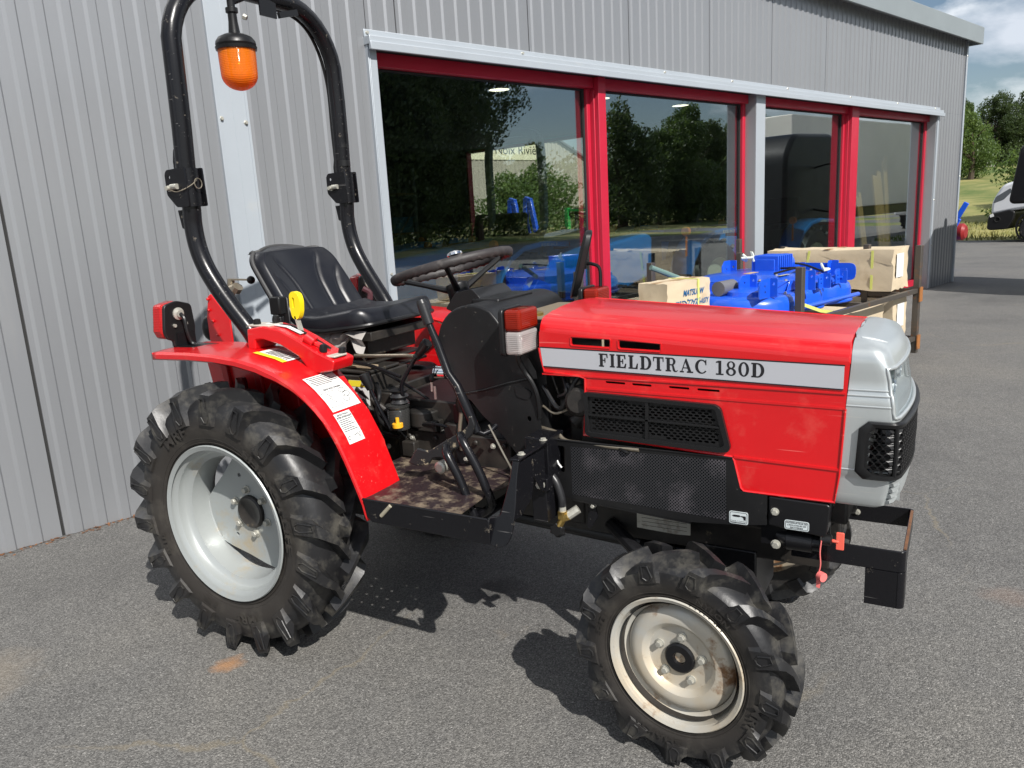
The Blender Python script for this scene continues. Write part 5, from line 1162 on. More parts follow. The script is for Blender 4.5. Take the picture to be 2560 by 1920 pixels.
# flashings
b = MB(); b.box(.287, .453, -.016, .0, .01, 3.30); b.box(.287, .300, -.020, -.016, .01, 3.30); b.box(.440, .453, -.020, -.016, .01, 3.30); b.box(.3705, .3725, -.0175, -.016, .01, 3.3); b.build('joint_flashing', 'flash', BR, bevel=.002)
b = MB(); b.box(1.19, 10.13, -.060, .012, 2.30, 2.345); b.box(1.185, 10.135, -.075, -.055, 2.268, 2.312); b.box(1.19, 10.13, -.010, .0, 2.345, 2.385); b.build('window_header', 'flash', BR, bevel=.003)
b = MB(); b.box(1.195, 1.252, -.025, .10, .01, 2.30); b.box(1.20, 1.207, -.030, -.025, .01, 2.3); b.build('window_jamb', 'flash', BR, bevel=.002)
b = MB(); b.box(10.035, 10.085, -.022, .011, .01, 2.30); b.build('window_jamb', 'flash', BR, bevel=.002)
b = MB(); b.box(10.02, 10.034, -.004, .15, .01, 2.30); b.build('window_reveal', 'reveal', BR)
b = MB(); b.box(5.43, 5.585, .0, .14, .01, 2.29); b.build('window_post', 'reveal', BR, bevel=.003)
b = MB(); b.box(5.43, 5.592, -.008, .0, .01, 2.29); b.build('post_trim', 'flash', BR, bevel=.002)
b = MB(); b.box(10.99, 11.05, -.022, .14, .01, 3.31); b.box(10.985, 10.995, -.027, -.02, .01, 3.31); b.build('corner_trim', 'flash', BR, bevel=.002)
for s_, z in ((.307, 1.875), (.431, 1.86), (.307, .62), (.431, .60), (.307, 3.0), (.431, 3.0)):
    MB().lathe([(.012, 0), (.012, .002), (.008, .003), (.008, .011)], (s_, -.017, z), (0, -1, 0), 6).build('screw', 'zinc', BR)
for s_ in (1.21, 2.42, 4.0, 5.0, 6.0, 7.4, 8.7, 9.95): MB().lathe([(.011, 0), (.008, .003), (.008, .010)], (s_, -.0105, 2.366), (0, -1, 0), 6).build('screw', 'zinc', BR)
for s_, z in ((1.22, 1.03), (10.06, 1.2), (10.06, .6), (11.02, 1.5), (11.02, 3.1), (11.02, .8)): MB().lathe([(.011, 0), (.008, .003), (.008, .010)], (s_, -.022, z), (0, -1, 0), 6).build('screw', 'zinc', BR)
# windows: four panes, each with its frame
FY = .115
def window(s0, s1, mull=None):
    b = MB(); b.box(s0, s1, FY-.04, .16, 2.212, 2.289); b.box(s0, s1, FY-.01, .16, .061, .14); b.box(s0, s0+.03, FY, .16, .14, 2.211); b.box(s1-.045, s1, FY-.01, .16, .14, 2.211)
    w = b.build('window_frame', 'frame_red', BR, bevel=.003)
    if mull:
        m0 = MB(); m0.box(mull[0], mull[1], FY-.085, .155, .062, 2.287); m0.box(mull[0]-.012, mull[0], FY-.05, .15, .062, 2.194); m0.build('mullion', 'frame_red', w, bevel=.003)
    g = MB(); g.box(s0+.031, s1-.046, FY+.030, FY+.034, .141, 2.211); g.build('window_pane', 'window_glass', w)
    g = MB(); g.box(s0+.031, s0+.041, FY+.014, FY+.029, .141, 2.21); g.box(s1-.058, s1-.047, FY+.014, FY+.029, .141, 2.21); g.box(s0+.042, s1-.059, FY+.014, FY+.029, 2.20, 2.21); g.build('seal', 'joint', w)
window(1.253, 3.225, None); window(3.312, 5.429, (3.226, 3.311)); window(5.586, 7.56, None); window(7.74, 10.02, (7.561, 7.739))
# recessed ceiling lights
for s_, n_ in ((3.35, 3.55), (5.47, 3.5), (9.32, 3.5), (7.4, 3.5)):
    q = MB(); q.lathe([(.15, 0), (.15, -.012), (.13, -.014)], (s_, n_, 2.8495), (0, 0, 1), 24, False); cl_ = q.build('ceiling_light', 'white', BR)
    q = MB(); q.lathe([(.128, -.0135), (.0005, -.0135)], (s_, n_, 2.8495), (0, 0, 1), 24, False); q.build('lamp_disc', mat('lit_disc', (1, .95, .8), .5, emit=(1, .90, .70), emstr=3.0), cl_)
# litter of dry leaves and grit along the wall base
rnd = random.Random(5); b = MB()
for i in range(900):
    s_ = rnd.uniform(-3, 1.2); n_ = -abs(rnd.gauss(0, .020))-.004; z = .004+rnd.random()*.006; a = rnd.random()*6.3; l_ = rnd.uniform(.004, .012)
    u = Vector((cos(a), sin(a), rnd.uniform(-.4, .4)))*l_; v = Vector((-sin(a), cos(a), rnd.uniform(-.3, .3)))*l_*.5; c = Vector((s_, n_, z+.004))
    b.add([tuple(BM @ (c-u)), tuple(BM @ (c-v)), tuple(BM @ (c+u)), tuple(BM @ (c+v))], [(0, 1, 2, 3)])
tag(b.build('leaf_litter', mat('dry_leaves', (.16, .07, .03), .8, var=.4, vscale=30)), 'dry brown leaf crumbs and grit along the foot of the ribbed wall', 'leaf litter', kind='stuff')

# ================================================================= SHOWROOM STOCK
MT['blue'] = mat('sky_blue_paint', (.02, .26, .75), .3, coat=.4)
MT['cream'] = mat('cream_rim', (.55, .56, .44), .4)
MT['grey_tube'] = mat('grey_green_tube', (.30, .34, .32), .45)
MT['dblue'] = mat('royal_blue_paint', (.010, .085, .58), .32, coat=.5, var=.08, vscale=3, bump=.08, bscale=30)
def simple_wheel(parent, c, R, w, rim, name='wheel', rm='cream'):
    b = MB(); rr = R*rim; prof = [(rr, -w*.42), (rr*1.1, -w*.5), (R*.9, -w*.5), (R, -w*.3), (R, w*.3), (R*.9, w*.5), (rr*1.1, w*.5), (rr, w*.42)]
    b.lathe(prof, (0, 0, 0), (0, 1, 0), 40, False)
    for k in range(16):
        for sg in (-1, 1):
            a = 2*pi*(k+.5*(sg > 0))/16; p = lambda r_, y, t: Vector((r_*cos(t), y, r_*sin(t)))
            b.bar(p(R*1.0, sg*w*.48, a), p(R*1.0, 0, a+.22), R*.07, R*.09, tuple(p(1, 0, a+.1)))
    o = b.build(name, 'rubber', parent, smooth=30); o.location = c
    b = MB(); b.lathe([(rr*.98, -w*.44), (rr*1.02, -w*.46), (rr*.93, -w*.40), (rr*.86, -w*.1), (rr*.5, -w*.02), (rr*.3, -w*.14), (.001, -w*.14)], (0, 0, 0), (0, 1, 0), 32, False)
    b.lathe([(rr*.98, w*.44), (rr*.9, w*.3), (rr*.8, w*.1), (.001, w*.1)], (0, 0, 0), (0, 1, 0), 32, False)
    for k in range(6): a = k*pi/3; b.lathe([(.012, 0), (.012, .02)], (rr*.4*cos(a), -w*.1, rr*.4*sin(a)), (0, -1, 0), 6)
    b.build('rim', rm, o, smooth=30); return o
def stock_tractor(s, n, label, rz=0., rops=True, name='blue_tractor'):
    t = empty(name, wpos(s, n, .012), THW+rz); tag(t, label, 'tractor', 'blue tractors inside the showroom')
    FT = {}
    for sg in (-1, 1):
        simple_wheel(t, (0, sg*.47, .47), .46, .24, .62, 'rear_wheel'); simple_wheel(t, (1.45, sg*.42, .30), .29, .16, .6, 'front_wheel')
        b = MB(); pth = [(.56, .62), (.50, .78), (.38, .93), (.20, 1.02), (-.05, 1.05), (-.42, 1.02)]
        b.grid([[(x, sg*.33, z) for x, z in pth], [(x, sg*.60, z) for x, z in pth], [(x, sg*.605, z-.045) for x, z in pth]])
        b.add([(x, sg*.335, z) for x, z in pth]+[(-.30, sg*.335, .70), (.45, sg*.335, .60)], [tuple(range(8))]); f = b.build('fender', 'blue', t, solid=.006, smooth=30)
        if sg < 0 or rz: q_ = MB(); add_text(q_, 'ISEKI', (lambda u, v: (-u, sg*.611, v)) if sg > 0 else (lambda u, v: (u, sg*.611, v)), -.02 if sg < 0 else .02-.0, .20 if sg < 0 else .24, 1.0, 1.03, .01); q_.build('lettering', 'white', f)
        b = MB(); b.box(-.44, -.40, min(sg*.40, sg*.60), max(sg*.40, sg*.60), .95, 1.02) ; b.build('tail_lamp', 'red_lens', f, bevel=.005)
        b = MB(); b.tube([(.5, sg*.50, .80), (.5, sg*.50, 1.0)], .012, 8); b.lathe([(.045, -.02), (.045, .02)], (.5, sg*.50, 1.05), (1, 0, 0), 16); b.build('indicator', mat('orange_lens', (.8, .2, .02), .3), t)
    b = MB(); hd = [(.72, .62), (.70, 1.02), (.80, 1.06), (1.5, .98), (1.78, .90), (1.86, .80), (1.88, .56), (1.2, .52)]
    b.prism(roundpoly(hd, .04, 3), XZ, -.23, .23); b.build('hood', 'blue', t, bevel=.03, seg=3)
    b = MB(); b.box(-.3, 1.7, -.16, .16, .36, .66); b.box(.5, .72, -.2, .2, .6, 1.0); b.tube([(0, -.5, .47), (0, .5, .47)], .07, 10); b.tube([(1.45, -.4, .3), (1.45, .4, .3)], .05, 10); b.box(.1, .8, -.45, .45, .44, .47)
    b.tube([(-.3, -.3, .4), (-.75, -.34, .38)], .02, 6); b.tube([(-.3, .3, .4), (-.75, .34, .38)], .02, 6); b.tube([(-.2, -.2, .8), (-.6, -.3, .45)], .018, 6); b.build('chassis', 'black', t, bevel=.01)
    b = MB(); b.prism(roundpoly([(-.18, .92), (-.26, 1.32), (-.20, 1.34), (-.10, 1.0), (.30, 1.0), (.34, .94)], .03, 3), XZ, -.21, .21); b.build('seat', 'vinyl', t, bevel=.03, seg=3)
    b = MB(); b.tube([(.62+.19*cos(a)*.95, .19*sin(a), 1.22+.19*cos(a)*.35) for a in [i*2*pi/28 for i in range(28)]], .014, 8, closed=True)
    for a in (0, 2.1, 4.2): b.tube([(.62, 0, 1.20), (.62+.18*cos(a)*.95, .18*sin(a), 1.22+.18*cos(a)*.35)], .009, 6)
    b.tube([(.62, 0, 1.2), (.72, 0, .95)], .03, 10); b.build('steering_wheel', 'plastic', t, smooth=True)
    if rops:
        b = MB(); y = .38; pts = [(-.30, -.10, 1.06), (-.30, -.30, 1.10), (-.30, -y, 1.22), (-.30, -y-.01, 1.6), (-.30, -y, 1.95), (-.30, -.30, 2.08), (-.30, 0, 2.12)]
        pts = pts+[(x, -yy, z) for x, yy, z in pts[::-1][1:]]; P2 = smooth_path(pts, 5)
        for a, c in zip(P2, P2[1:]): b.bar(a, c, .075, .05, (1, 0, 0))
        b.box(-.33, -.27, -.28, .28, 1.06, 1.12); b.bar((-.30, -.33, 1.1), (-.28, -.30, .7), .06, .06); b.bar((-.30, .33, 1.1), (-.28, .30, .7), .06, .06)
        r_ = b.build('roll_bar', 'grey_tube', t, smooth=30); b = MB(); b.box(-.345, -.3385, -.41, -.37, 1.45, 1.62); b.build('label', 'white', r_)
    return t
stock_tractor(3.95, -2.03, 'blue tractor with a grey roll bar behind the left showroom window', pi)
stock_tractor(5.9, -1.25, 'blue tractor behind the second showroom pane, beyond the cardboard parts box', pi, False)
stock_tractor(8.35, -1.35, 'blue tractor behind the third showroom pane, right of the grey post', pi, False)
stock_tractor(8.0, -3.9, 'blue tractor standing deepest inside the showroom behind the grey post', pi, False)
stock_tractor(5.2, -3.8, 'blue tractor in the second row, behind the one with the roll bar', pi, False)
# blue mower frame parts on the floor by the first window
b = MB(); b.box(0, .7, 0, .5, .0, .45); b.tube([(0, -.05, .55), (.8, -.05, .60)], .02, 8); b.prism([(.0, .1), (.35, .1), (.5, .75), (.35, .8), (.1, .5)], XZ, -.10, -.04); b.tube([(.1, .1, .4), (.6, .3, .7)], .03, 8)
o = b.build('blue_implement', 'dblue', bevel=.01); o.location = wpos(2.65, -.62, .012); o.rotation_euler = (0, 0, THW); tag(o, 'dark blue tiller frame with a tow bar just inside the left window', 'implement')
# shelving with blue crates
t = empty('storage_rack', wpos(5.15, -6.2, .012), THW); tag(t, 'tall steel rack standing deep inside the dark showroom', 'rack')
b = MB()
for x in (0, .9):
    for y in (0, .4): b.box(x, x+.04, y, y+.04, 0, 2.1)
b.bar((0.02, 0, .5), (.9, 0, 1.5), .02, .02); b.build('upright', 'grey_tube', t)
for z in (.5, 1.1, 1.7): b = MB(); b.box(0, .94, 0, .44, z, z+.03); b.build('shelf', mat('chipboard', (.3, .2, .1), .7), t)
for i, (dx, z) in enumerate(((.05, .53), (.5, .53), (.05, 1.13), (.5, 1.13))):
    o = MB(); o.plate([rrect(0, .38, 0, .36, .02, 2), rrect(.015, .365, .015, .345, .015, 2)], XY, 0, .24); o.box(.0, .38, 0, .36, 0, .01); o.box(-.01, .39, -.01, .37, .22, .235)
    q = o.build('blue_crate', mat('pale_blue_plastic', (.08, .28, .45), .5)); q.location = tuple(BM @ Vector((5.15+dx, 6.24, z+.012))); q.rotation_euler = (0, 0, THW)
    tag(q, ['blue crate on the lower rack shelf, left one', 'blue crate on the lower rack shelf, right one', 'blue crate on the middle rack shelf, left one', 'blue crate on the middle rack shelf, right one'][i], 'crate', 'blue crates on the showroom rack')
# planks leaning inside the last pane
for i, (s_, w, h, ln) in enumerate(((9.62, .28, 1.62, .14), (9.98, .14, 1.80, .10), (9.38, .16, 1.35, .16))):
    b = MB(); b.prism([(0, 0), (w, 0), (w, h), (w*.6, h+.02), (w*.5, h-.06), (0, h-.04)], XZ, 0, .025)
    q = b.build('timber_board', mat('pine_board', (.48, .30, .12), .6, var=.2, vscale=3, stretch=(8, 8, .6)), bevel=.003); q.location = wpos(s_, -.40-.06*i, .013); q.rotation_euler = (-ln, 0, THW)
    tag(q, ['widest pine board leaning behind the last showroom pane', 'tallest pine board, at the right behind the last pane', 'shortest pine board, at the left behind the last pane'][i], 'board', 'pine boards behind the last pane')

# ================================================================= STEEL CRATE WITH THE BLUE MOWER
def wb(name, mb, m, label=None, cat=None, group=None, parent=None, **k):   # object in the wall frame
    o = mb.build(name, m, parent, **k)
    if not parent: o.matrix_world = BM.copy()
    if label: tag(o, label, cat, group)
    return o
MT['steel'] = mat('bare_dark_steel', (.085, .075, .065), .45, metal=.4, dirt=(.24, .10, .035), dscale=8, dpos=(.56, .72))
MT['card'] = mat('brown_cardboard', (.52, .43, .30), .8, var=.07, vscale=4, bump=.3, bscale=9, bdist=.01, dirt=(.36, .27, .17), dscale=4, dpos=(.56, .8))
MT['strap'] = mat('yellow_strap', (.58, .60, .16), .4)
def steel_stillage(s0, s1, n0, n1, zb, zt, label):
    r = empty('steel_stillage', wpos(s0, n1, 0), THW); tag(r, label, 'stillage')
    L_ = s1-s0; Wd = n1-n0
    for x, y, h in ((0, 0, zt), (L_*.85, .25*Wd, zt+.03), (L_, 0, zt), (0, Wd, zt+.02), (L_*.62, Wd, zt), (L_, Wd, zt)):
        b = MB(); b.box(x-.024, x+.024, y-.024, y+.024, 0, h); b.build('post', 'steel', r, bevel=.003)
    for z in zb:
        for a, c in (((0, 0), (L_, 0)), ((0, Wd), (L_, Wd)), ((0, 0), (0, Wd)), ((L_, 0), (L_, Wd)), ((L_*.5, 0), (L_*.5, Wd)), ((L_*.85, 0), (L_*.85, Wd))):
            d = Vector((c[0]-a[0], c[1]-a[1], 0)).normalized()*.026
            b = MB(); b.bar((a[0]+d.x, a[1]+d.y-.0, z), (c[0]-d.x, c[1]-d.y, z), .035, .036); b.build('rail', 'steel', r, bevel=.002)
    for z in (.44, .04):
        b = MB(); b.box(L_-.028, L_+.036, -.034, -.026, z, z+.12); b.build('gusset', mat('rusty_plate', (.28, .11, .03), .7, dirt=(.05, .04, .035), dscale=9), r)
    return r
steel_stillage(3.36, 5.40, .32, 1.50, (.53, .13), .90, 'dark steel stillage frame with rusty posts, right of the red hood')
# the mower: deck, raised centre, gearbox, brackets, rollers
MW = empty('flail_mower', wpos(3.08, 1.46, .553), THW+.02); tag(MW, 'bright blue three rotor mower deck lying on the steel stillage', 'mower')
b = MB()   # deck: lobed front and back outline, rounded skirt
outl = []
for (cx, r_) in ((.30, .34), (.80, .32), (1.30, .34)):
    pass
def deck_poly(g=0.):
    lo = [(.0+g, .45), (.0+g, .25), (.10+g, .09+g), (.27, .02+g), (.42, .03+g), (.55, .12+g), (.66, .08+g), (.80, .04+g), (.96, .10+g), (1.08, .04+g), (1.24, .02+g), (1.36-g, .10+g), (1.42-g, .28), (1.42-g, .55), (1.35-g, .86-g), (1.15, .98-g), (.9, 1.0-g), (.45, 1.0-g), (.15+g, .93-g), (.02+g, .72)]
    return [(p.x, p.y) for p in smooth_path([(x, y, 0) for x, y in lo]+[(lo[0][0], lo[0][1], 0)], 4)][:-1]
o0 = deck_poly(); o1 = deck_poly(.02); o2 = deck_poly(.07)
rings = [[(x, y, .02) for x, y in o0], [(x, y, .11) for x, y in o0], [(x, y, .145) for x, y in deck_poly(.012)], [(x, y, .162) for x, y in deck_poly(.035)], [(x, y, .166) for x, y in o2]]
b.grid(rings, closed=True); v2, f2 = fill2d([o2]); b.add([(x, y, .166) for x, y in v2], f2)
b.tube([(x, y, .025) for x, y in o0], .014, 8, closed=True)
dk = b.build('deck', 'dblue', MW, smooth=40)
b = MB(); q = [(.34, .25), (.50, .14), (1.05, .14), (1.22, .30), (1.22, .74), (1.05, .88), (.46, .88), (.30, .72)]
b.prism(q, XY, .16, .23); b.add([(x, y, .231) for x, y in q]+[(.42, .34, .262), (.56, .24, .262), (1.0, .24, .262), (1.12, .36, .262), (1.12, .68, .262), (1.0, .78, .262), (.54, .78, .262), (.42, .66, .262)], [(i, (i+1) % 8, 8+(i+1) % 8, 8+i) for i in range(8)]+[tuple(range(8, 16))])
b.build('belt_cover', 'dblue', MW, bevel=.006)
for cx, cy, rr_ in ((.24, .30, .16), (.82, .18, .12), (1.16, .22, .12), (1.2, .75, .14)):
    b = MB(); b.lathe([(rr_, 0), (rr_*.96, .03), (rr_*.6, .045), (.001, .05)], (cx, cy, .162), (0, 0, 1), 28); b.build('rotor_boss', 'dblue', MW, smooth=35)
b = MB(); b.box(.88, 1.12, .44, .60, .20, .345)
for i in range(8): b.box(.886+.031*i, .896+.031*i, .412, .628, .205, .372)
for i in range(4): b.box(1.115, 1.16, .45+.04*i, .46+.04*i, .22, .335)
b.lathe([(.07, 0), (.07, .05), (.05, .07), (.025, .09), (.025, .14)], (1.14, .50, .30), (1, 0, 0), 20); b.build('gearbox', 'dblue', MW, bevel=.004)
def bracket(x, y, w, h, z=.16, ax=0):
    h *= .78
    b = MB(); f = (lambda u, v, q_: (x+u, y+q_, z+v)) if ax == 0 else (lambda u, v, q_: (x+q_, y+u, z+v))
    o = roundpoly([(0, 0), (w, 0), (w, h), (w*.3, h), (0, h*.75)], .008, 2); b.plate([o, circ(w*.5, h*.6, .010), circ(w*.55, h*.3, .010)], f, 0, .008)
    b.plate([roundpoly([(0, 0), (.05, 0), (.05, h), (0, h)], .005, 1), circ(.025, h*.7, .009)], (lambda u, v, q_: (x+w+q_, y-u, z+v)) if ax == 0 else (lambda u, v, q_: (x-u, y+w+q_, z+v)), 0, .008); b.build('bracket', 'dblue', MW)
bracket(.02, .10, .14, .16); bracket(.16, .32, .14, .17); bracket(.50, .06, .12, .17); bracket(.70, .02, .07, .13); bracket(1.02, .04, .07, .12); bracket(1.15, .10, .08, .12); bracket(1.34, .24, .07, .18); bracket(.86, .86, .12, .22); bracket(1.28, .48, .09, .16)
b = MB(); rp_ = roundpoly([(.75, .15), (.75, .28), (1.22, .28), (1.34, .20), (1.42, .15)], .05, 4); b.prism([(u-.70, v) for u, v in rp_], YZ, 1.392, 1.40); b.build('rear_guard', 'dblue', MW)
for i, (x, y, z) in enumerate(((.36, .28, .245), (.50, .16, .235), (.78, .15, .235), (1.02, .16, .235), (1.18, .30, .245), (.56, .26, .262), (.98, .26, .262), (.44, .40, .262), (.10, .30, .168), (.90, .08, .168), (1.30, .40, .168), (.20, .14, .168), (.35, .09, .168), (.72, .08, .168), (1.12, .08, .168), (1.34, .62, .168))):
    q = MB(); q.lathe([(.012, 0), (.012, .003), (.008, .004), (.008, .011)], (x, y, z-.002), (0, 0, 1), 6); q.build('bolt', 'zinc', MW)
for pts in ([(.60, .30, .27), (.72, .20, .30), (.86, .25, .29), (.90, .40, .28)], [(1.12, .50, .30), (1.25, .40, .28), (1.30, .25, .22)]):
    q = MB(); q.tube(smooth_path(pts, 5), .008, 6); q.build('hose', 'plastic', MW, smooth=True)
q = MB(); q.add([(.52, .205, .2635), (.66, .205, .2635), (.66, .235, .2635), (.52, .235, .2635)], [(0, 1, 2, 3)]); q.build('warning_label', mat('gold_label', (.45, .42, .30), .4), MW)
q = MB(); q.tube([(.40, .14, .233), (.52, .14-.002, .233)], .003, 5); q.prism([(.46, .165), (.60, .165), (.56, .235), (.50, .235)], XZ, .132, .138); q.build('cover_plate', 'dblue', MW, bevel=.002)
b = MB(); b.tube([(.06, .42, .215), (.24, .42, .215)], .05, 18); b.build('roller', mat('grey_rubber_roller', (.12, .12, .13), .5), MW, smooth=35)
b = MB(); b.tube([(.03, .05, .06), (1.38, .02, .05)], .016, 8); b.tube([(.93, .02, .20), (.93, .10, .20)], .016, 8); b.tube([(1.10, .02, .20), (1.10, .10, .20)], .016, 8); b.build('front_tube', 'dblue', MW, smooth=True)
for i, (x, y) in enumerate(((.99, .10), (.83, .63))):
    b = MB(); rnd = random.Random(i); P = [(x+rnd.uniform(-.05, .05), y+rnd.uniform(-.03, .03), .26+.1*i+rnd.uniform(-.03, .05)) for _ in range(7)]; b.tube(smooth_path(P, 4), .009, 6); b.build('wrapped_pin', mat('plastic_wrap', (.55, .58, .5), .2), MW, smooth=True)
b = MB(); b.bar((.30, -.02, .115), (.62, -.035, .02), .003, .022); b.bar((.62, -.035, .02), (.85, -.02, -.02), .003, .022); b.build('strap', 'strap', MW)
for i, (x, y) in enumerate(((.14, .18), (.62, .50))): b = MB(); b.box(x, x+.14, y, y+.05, .167+.096*i, .1685+.096*i); b.build('label', mat('tan_label', (.5, .35, .2), .5), MW)
# cardboard cartons
def carton(s0, s1, n0, n1, z0, z1, label, straps=(), m='card', nm='cardboard_carton', grp=None, dent=.0):
    b = MB(); rnd = random.Random(int(s0*100)); NX, NY, NZ = 8, 8, 5
    b.box(0, s1-s0, 0, n1-n0, 0, z1-z0)
    bm = bmesh.new(); me = bpy.data.meshes.new(nm)
    me.from_pydata(b.v, [], b.f); bm.from_mesh(me); bmesh.ops.subdivide_edges(bm, edges=bm.edges, cuts=6, use_grid_fill=True)
    for v in bm.verts: v.co += Vector((rnd.uniform(-1, 1), rnd.uniform(-1, 1), rnd.uniform(-1, 1)))*dent
    bm.to_mesh(me); bm.free(); me.materials.append(MT[m]); me.shade_smooth(); me.set_sharp_from_angle(angle=radians(40))
    o = bpy.data.objects.new(nm, me); COL.objects.link(o); o.location = wpos(s0, n1, z0); o.rotation_euler = (0, 0, THW); tag(o, label, 'carton', grp)
    for st in straps:
        q = MB(); q.box(st, st+.02, -.004, n1-n0+.004, z1-z0+.001, z1-z0+.004); q.box(st, st+.02, -.006, -.002, 0, z1-z0); q.build('strap', 'strap', o)
    q = MB(); q.box(.0, s1-s0, (n1-n0)*.5-.025, (n1-n0)*.5+.025, z1-z0+.0006, z1-z0+.0016); q.build('packing_tape', mat('tape', (.42, .27, .14), .3), o)
    return o
c1 = carton(5.02, 5.345, .36, 1.44, .565, .895, 'upper long cardboard carton at the right end of the steel stillage', dent=.010)
c2 = carton(5.08, 5.345, .36, 1.44, .155, .50, 'lower long cardboard carton at the right end of the steel stillage', dent=.006)
for c_ in (c1, c2):
    q = MB()
    q.add([(-.0035, .15, -.0), (-.0035, .17, -.0), (-.0035, .17, .32), (-.0035, .15, .32)], [(0, 1, 2, 3)]); q.build('strap', 'strap', c_, solid=.002)
    q = MB(); q.add([(-.0035, .72, 0), (-.0035, .745, 0), (-.0035, .70, .32), (-.0035, .68, .32)], [(0, 1, 2, 3)]); q.build('strap', 'strap', c_, solid=.002)
    q = MB(); q.add([(.06, -.008, .10), (.20, -.009, .10), (.20, -.009, .29), (.06, -.008, .29)], [(0, 1, 2, 3)]); q.build('shipping_label', 'white', c_, solid=.001)
carton(3.45, 4.98, .38, 1.40, .155, .46, 'wide low cardboard carton on the bottom rails of the steel stillage', dent=.006)
sb = carton(2.58, 3.06, .80, 1.02, .665, .855, 'small cardboard parts box with blue printed lettering, left of the mower', (.33,), dent=.003)
q = MB(); ff = lambda u, v, w=0: (u, -.0035-w, v)
def lt(tx, x0, x1, z0, z1):      # slanted block capitals
    add_text(q, tx, lambda u, v: (u+(v-z0)*.25, -.0045, v), x0, x1, z0, z1, .02)
lt('MATSUI-W', .17, .40, .095, .135); 
# katakana of the second line, drawn in strokes
def stroke(x, z, S, h=.045):
    for s_ in S: q.tube([(x+a*h*.8+(z+c*h-.03)*.25, -.0045, z+c*h) for a, c in s_], .0032, 4)
KK = [[[(0, .9), (.9, .9), (.8, .3), (.2, 0)]], [[(.5, 1), (.5, 0)], [(.5, .6), (.9, .4)]], [[(.1, .9), (.9, .9)], [(.1, .6), (.8, .6), (.7, .1), (.3, 0)]], [[(.1, .9), (.9, .5)], [(.6, .7), (.6, 0)]], [[(.1, .9), (.9, .9), (.5, .1)], [(.2, 1.1), (.3, .8)]], [[(0, .9), (.9, .9), (.6, .3), (.1, 0)]], [[(.1, .8), (.3, .5)], [(.9, .9), (.3, 0)]], [[(.1, .9), (.9, .9), (.1, 0)], [(.5, .5), (.9, 0)]], [[(.5, 1), (.5, 0)], [(.5, .6), (.9, .4)]]]
for i, S in enumerate(KK): stroke(.08+.031*i, .025, S)
lt("-ASS'Y", .355, .455, .028, .065)
q.build('printed_lettering', mat('blue_print', (.01, .10, .25), .5), sb)
carton(2.45, 3.02, .55, 1.15, .0, .660, 'tall plain cardboard carton standing under the small parts box', dent=.005)
o = MB(); o.tube([(0, 0, 0), (.12, -.04, -.05), (.28, -.10, -.12)], .019, 10)
q = o.build('wrapped_roll', mat('green_wrap', (.12, .19, .17), .25), smooth=True); q.location = wpos(3.09, .52, .91); q.rotation_euler = (0, 0, THW); tag(q, 'pale green plastic wrapped shaft lying above the small parts box', 'wrapped shaft')
b = MB(); b.box(-.025, .025, -.025, .025, 0, .92); q = b.build('steel_post', 'steel', bevel=.003); q.location = wpos(2.62, .25, 0); q.rotation_euler = (0, 0, THW); tag(q, 'single dark steel post standing left of the small parts box', 'post')
b = MB(); b.box(-.02, .02, -.02, .02, 0, 1.0); q = b.build('steel_post', 'steel', bevel=.003); q.location = wpos(4.95, .12, 0); q.rotation_euler = (0, 0, THW); tag(q, 'dark steel post against the red window frame beside the grey pillar', 'post')
# ================================================================= SURROUNDINGS
MT['grass'] = mat('dry_meadow', (.15, .16, .04), .9, col2=(.30, .26, .10), vscale=.45, dirt=(.07, .11, .02), dscale=.16, dpos=(.45, .6), bump=.5, bscale=14)
MT['leaf'] = mat('leaf', (.030, .060, .014), .5, col2=(.060, .10, .022), vscale=.8)
MT['leaf2'] = mat('leaf_dark', (.026, .048, .014), .55, col2=(.058, .088, .026), vscale=.6)
MT['leaf3'] = mat('leaf_bright', (.05, .095, .02), .5, col2=(.10, .15, .035), vscale=1.5)
for k_ in ('leaf', 'leaf2', 'leaf3'):      # leaves let some light through
    t_ = MT[k_].node_tree; b_ = t_.nodes['Principled BSDF']; tl_ = t_.nodes.new('ShaderNodeBsdfTranslucent'); mx_ = t_.nodes.new('ShaderNodeMixShader'); mx_.inputs[0].default_value = .38
    src_ = b_.inputs['Base Color'].links[0].from_socket; hs_ = t_.nodes.new('ShaderNodeHueSaturation'); hs_.inputs['Value'].default_value = 2.2; hs_.inputs['Hue'].default_value = .48
    t_.links.new(src_, hs_.inputs['Color']); t_.links.new(hs_.outputs[0], tl_.inputs[0]); t_.links.new(b_.outputs[0], mx_.inputs[1]); t_.links.new(tl_.outputs[0], mx_.inputs[2]); t_.links.new(mx_.outputs[0], t_.nodes['Material Output'].inputs[0])
MT['bark'] = mat('bark', (.06, .045, .03), .9, bump=.4, bscale=12)
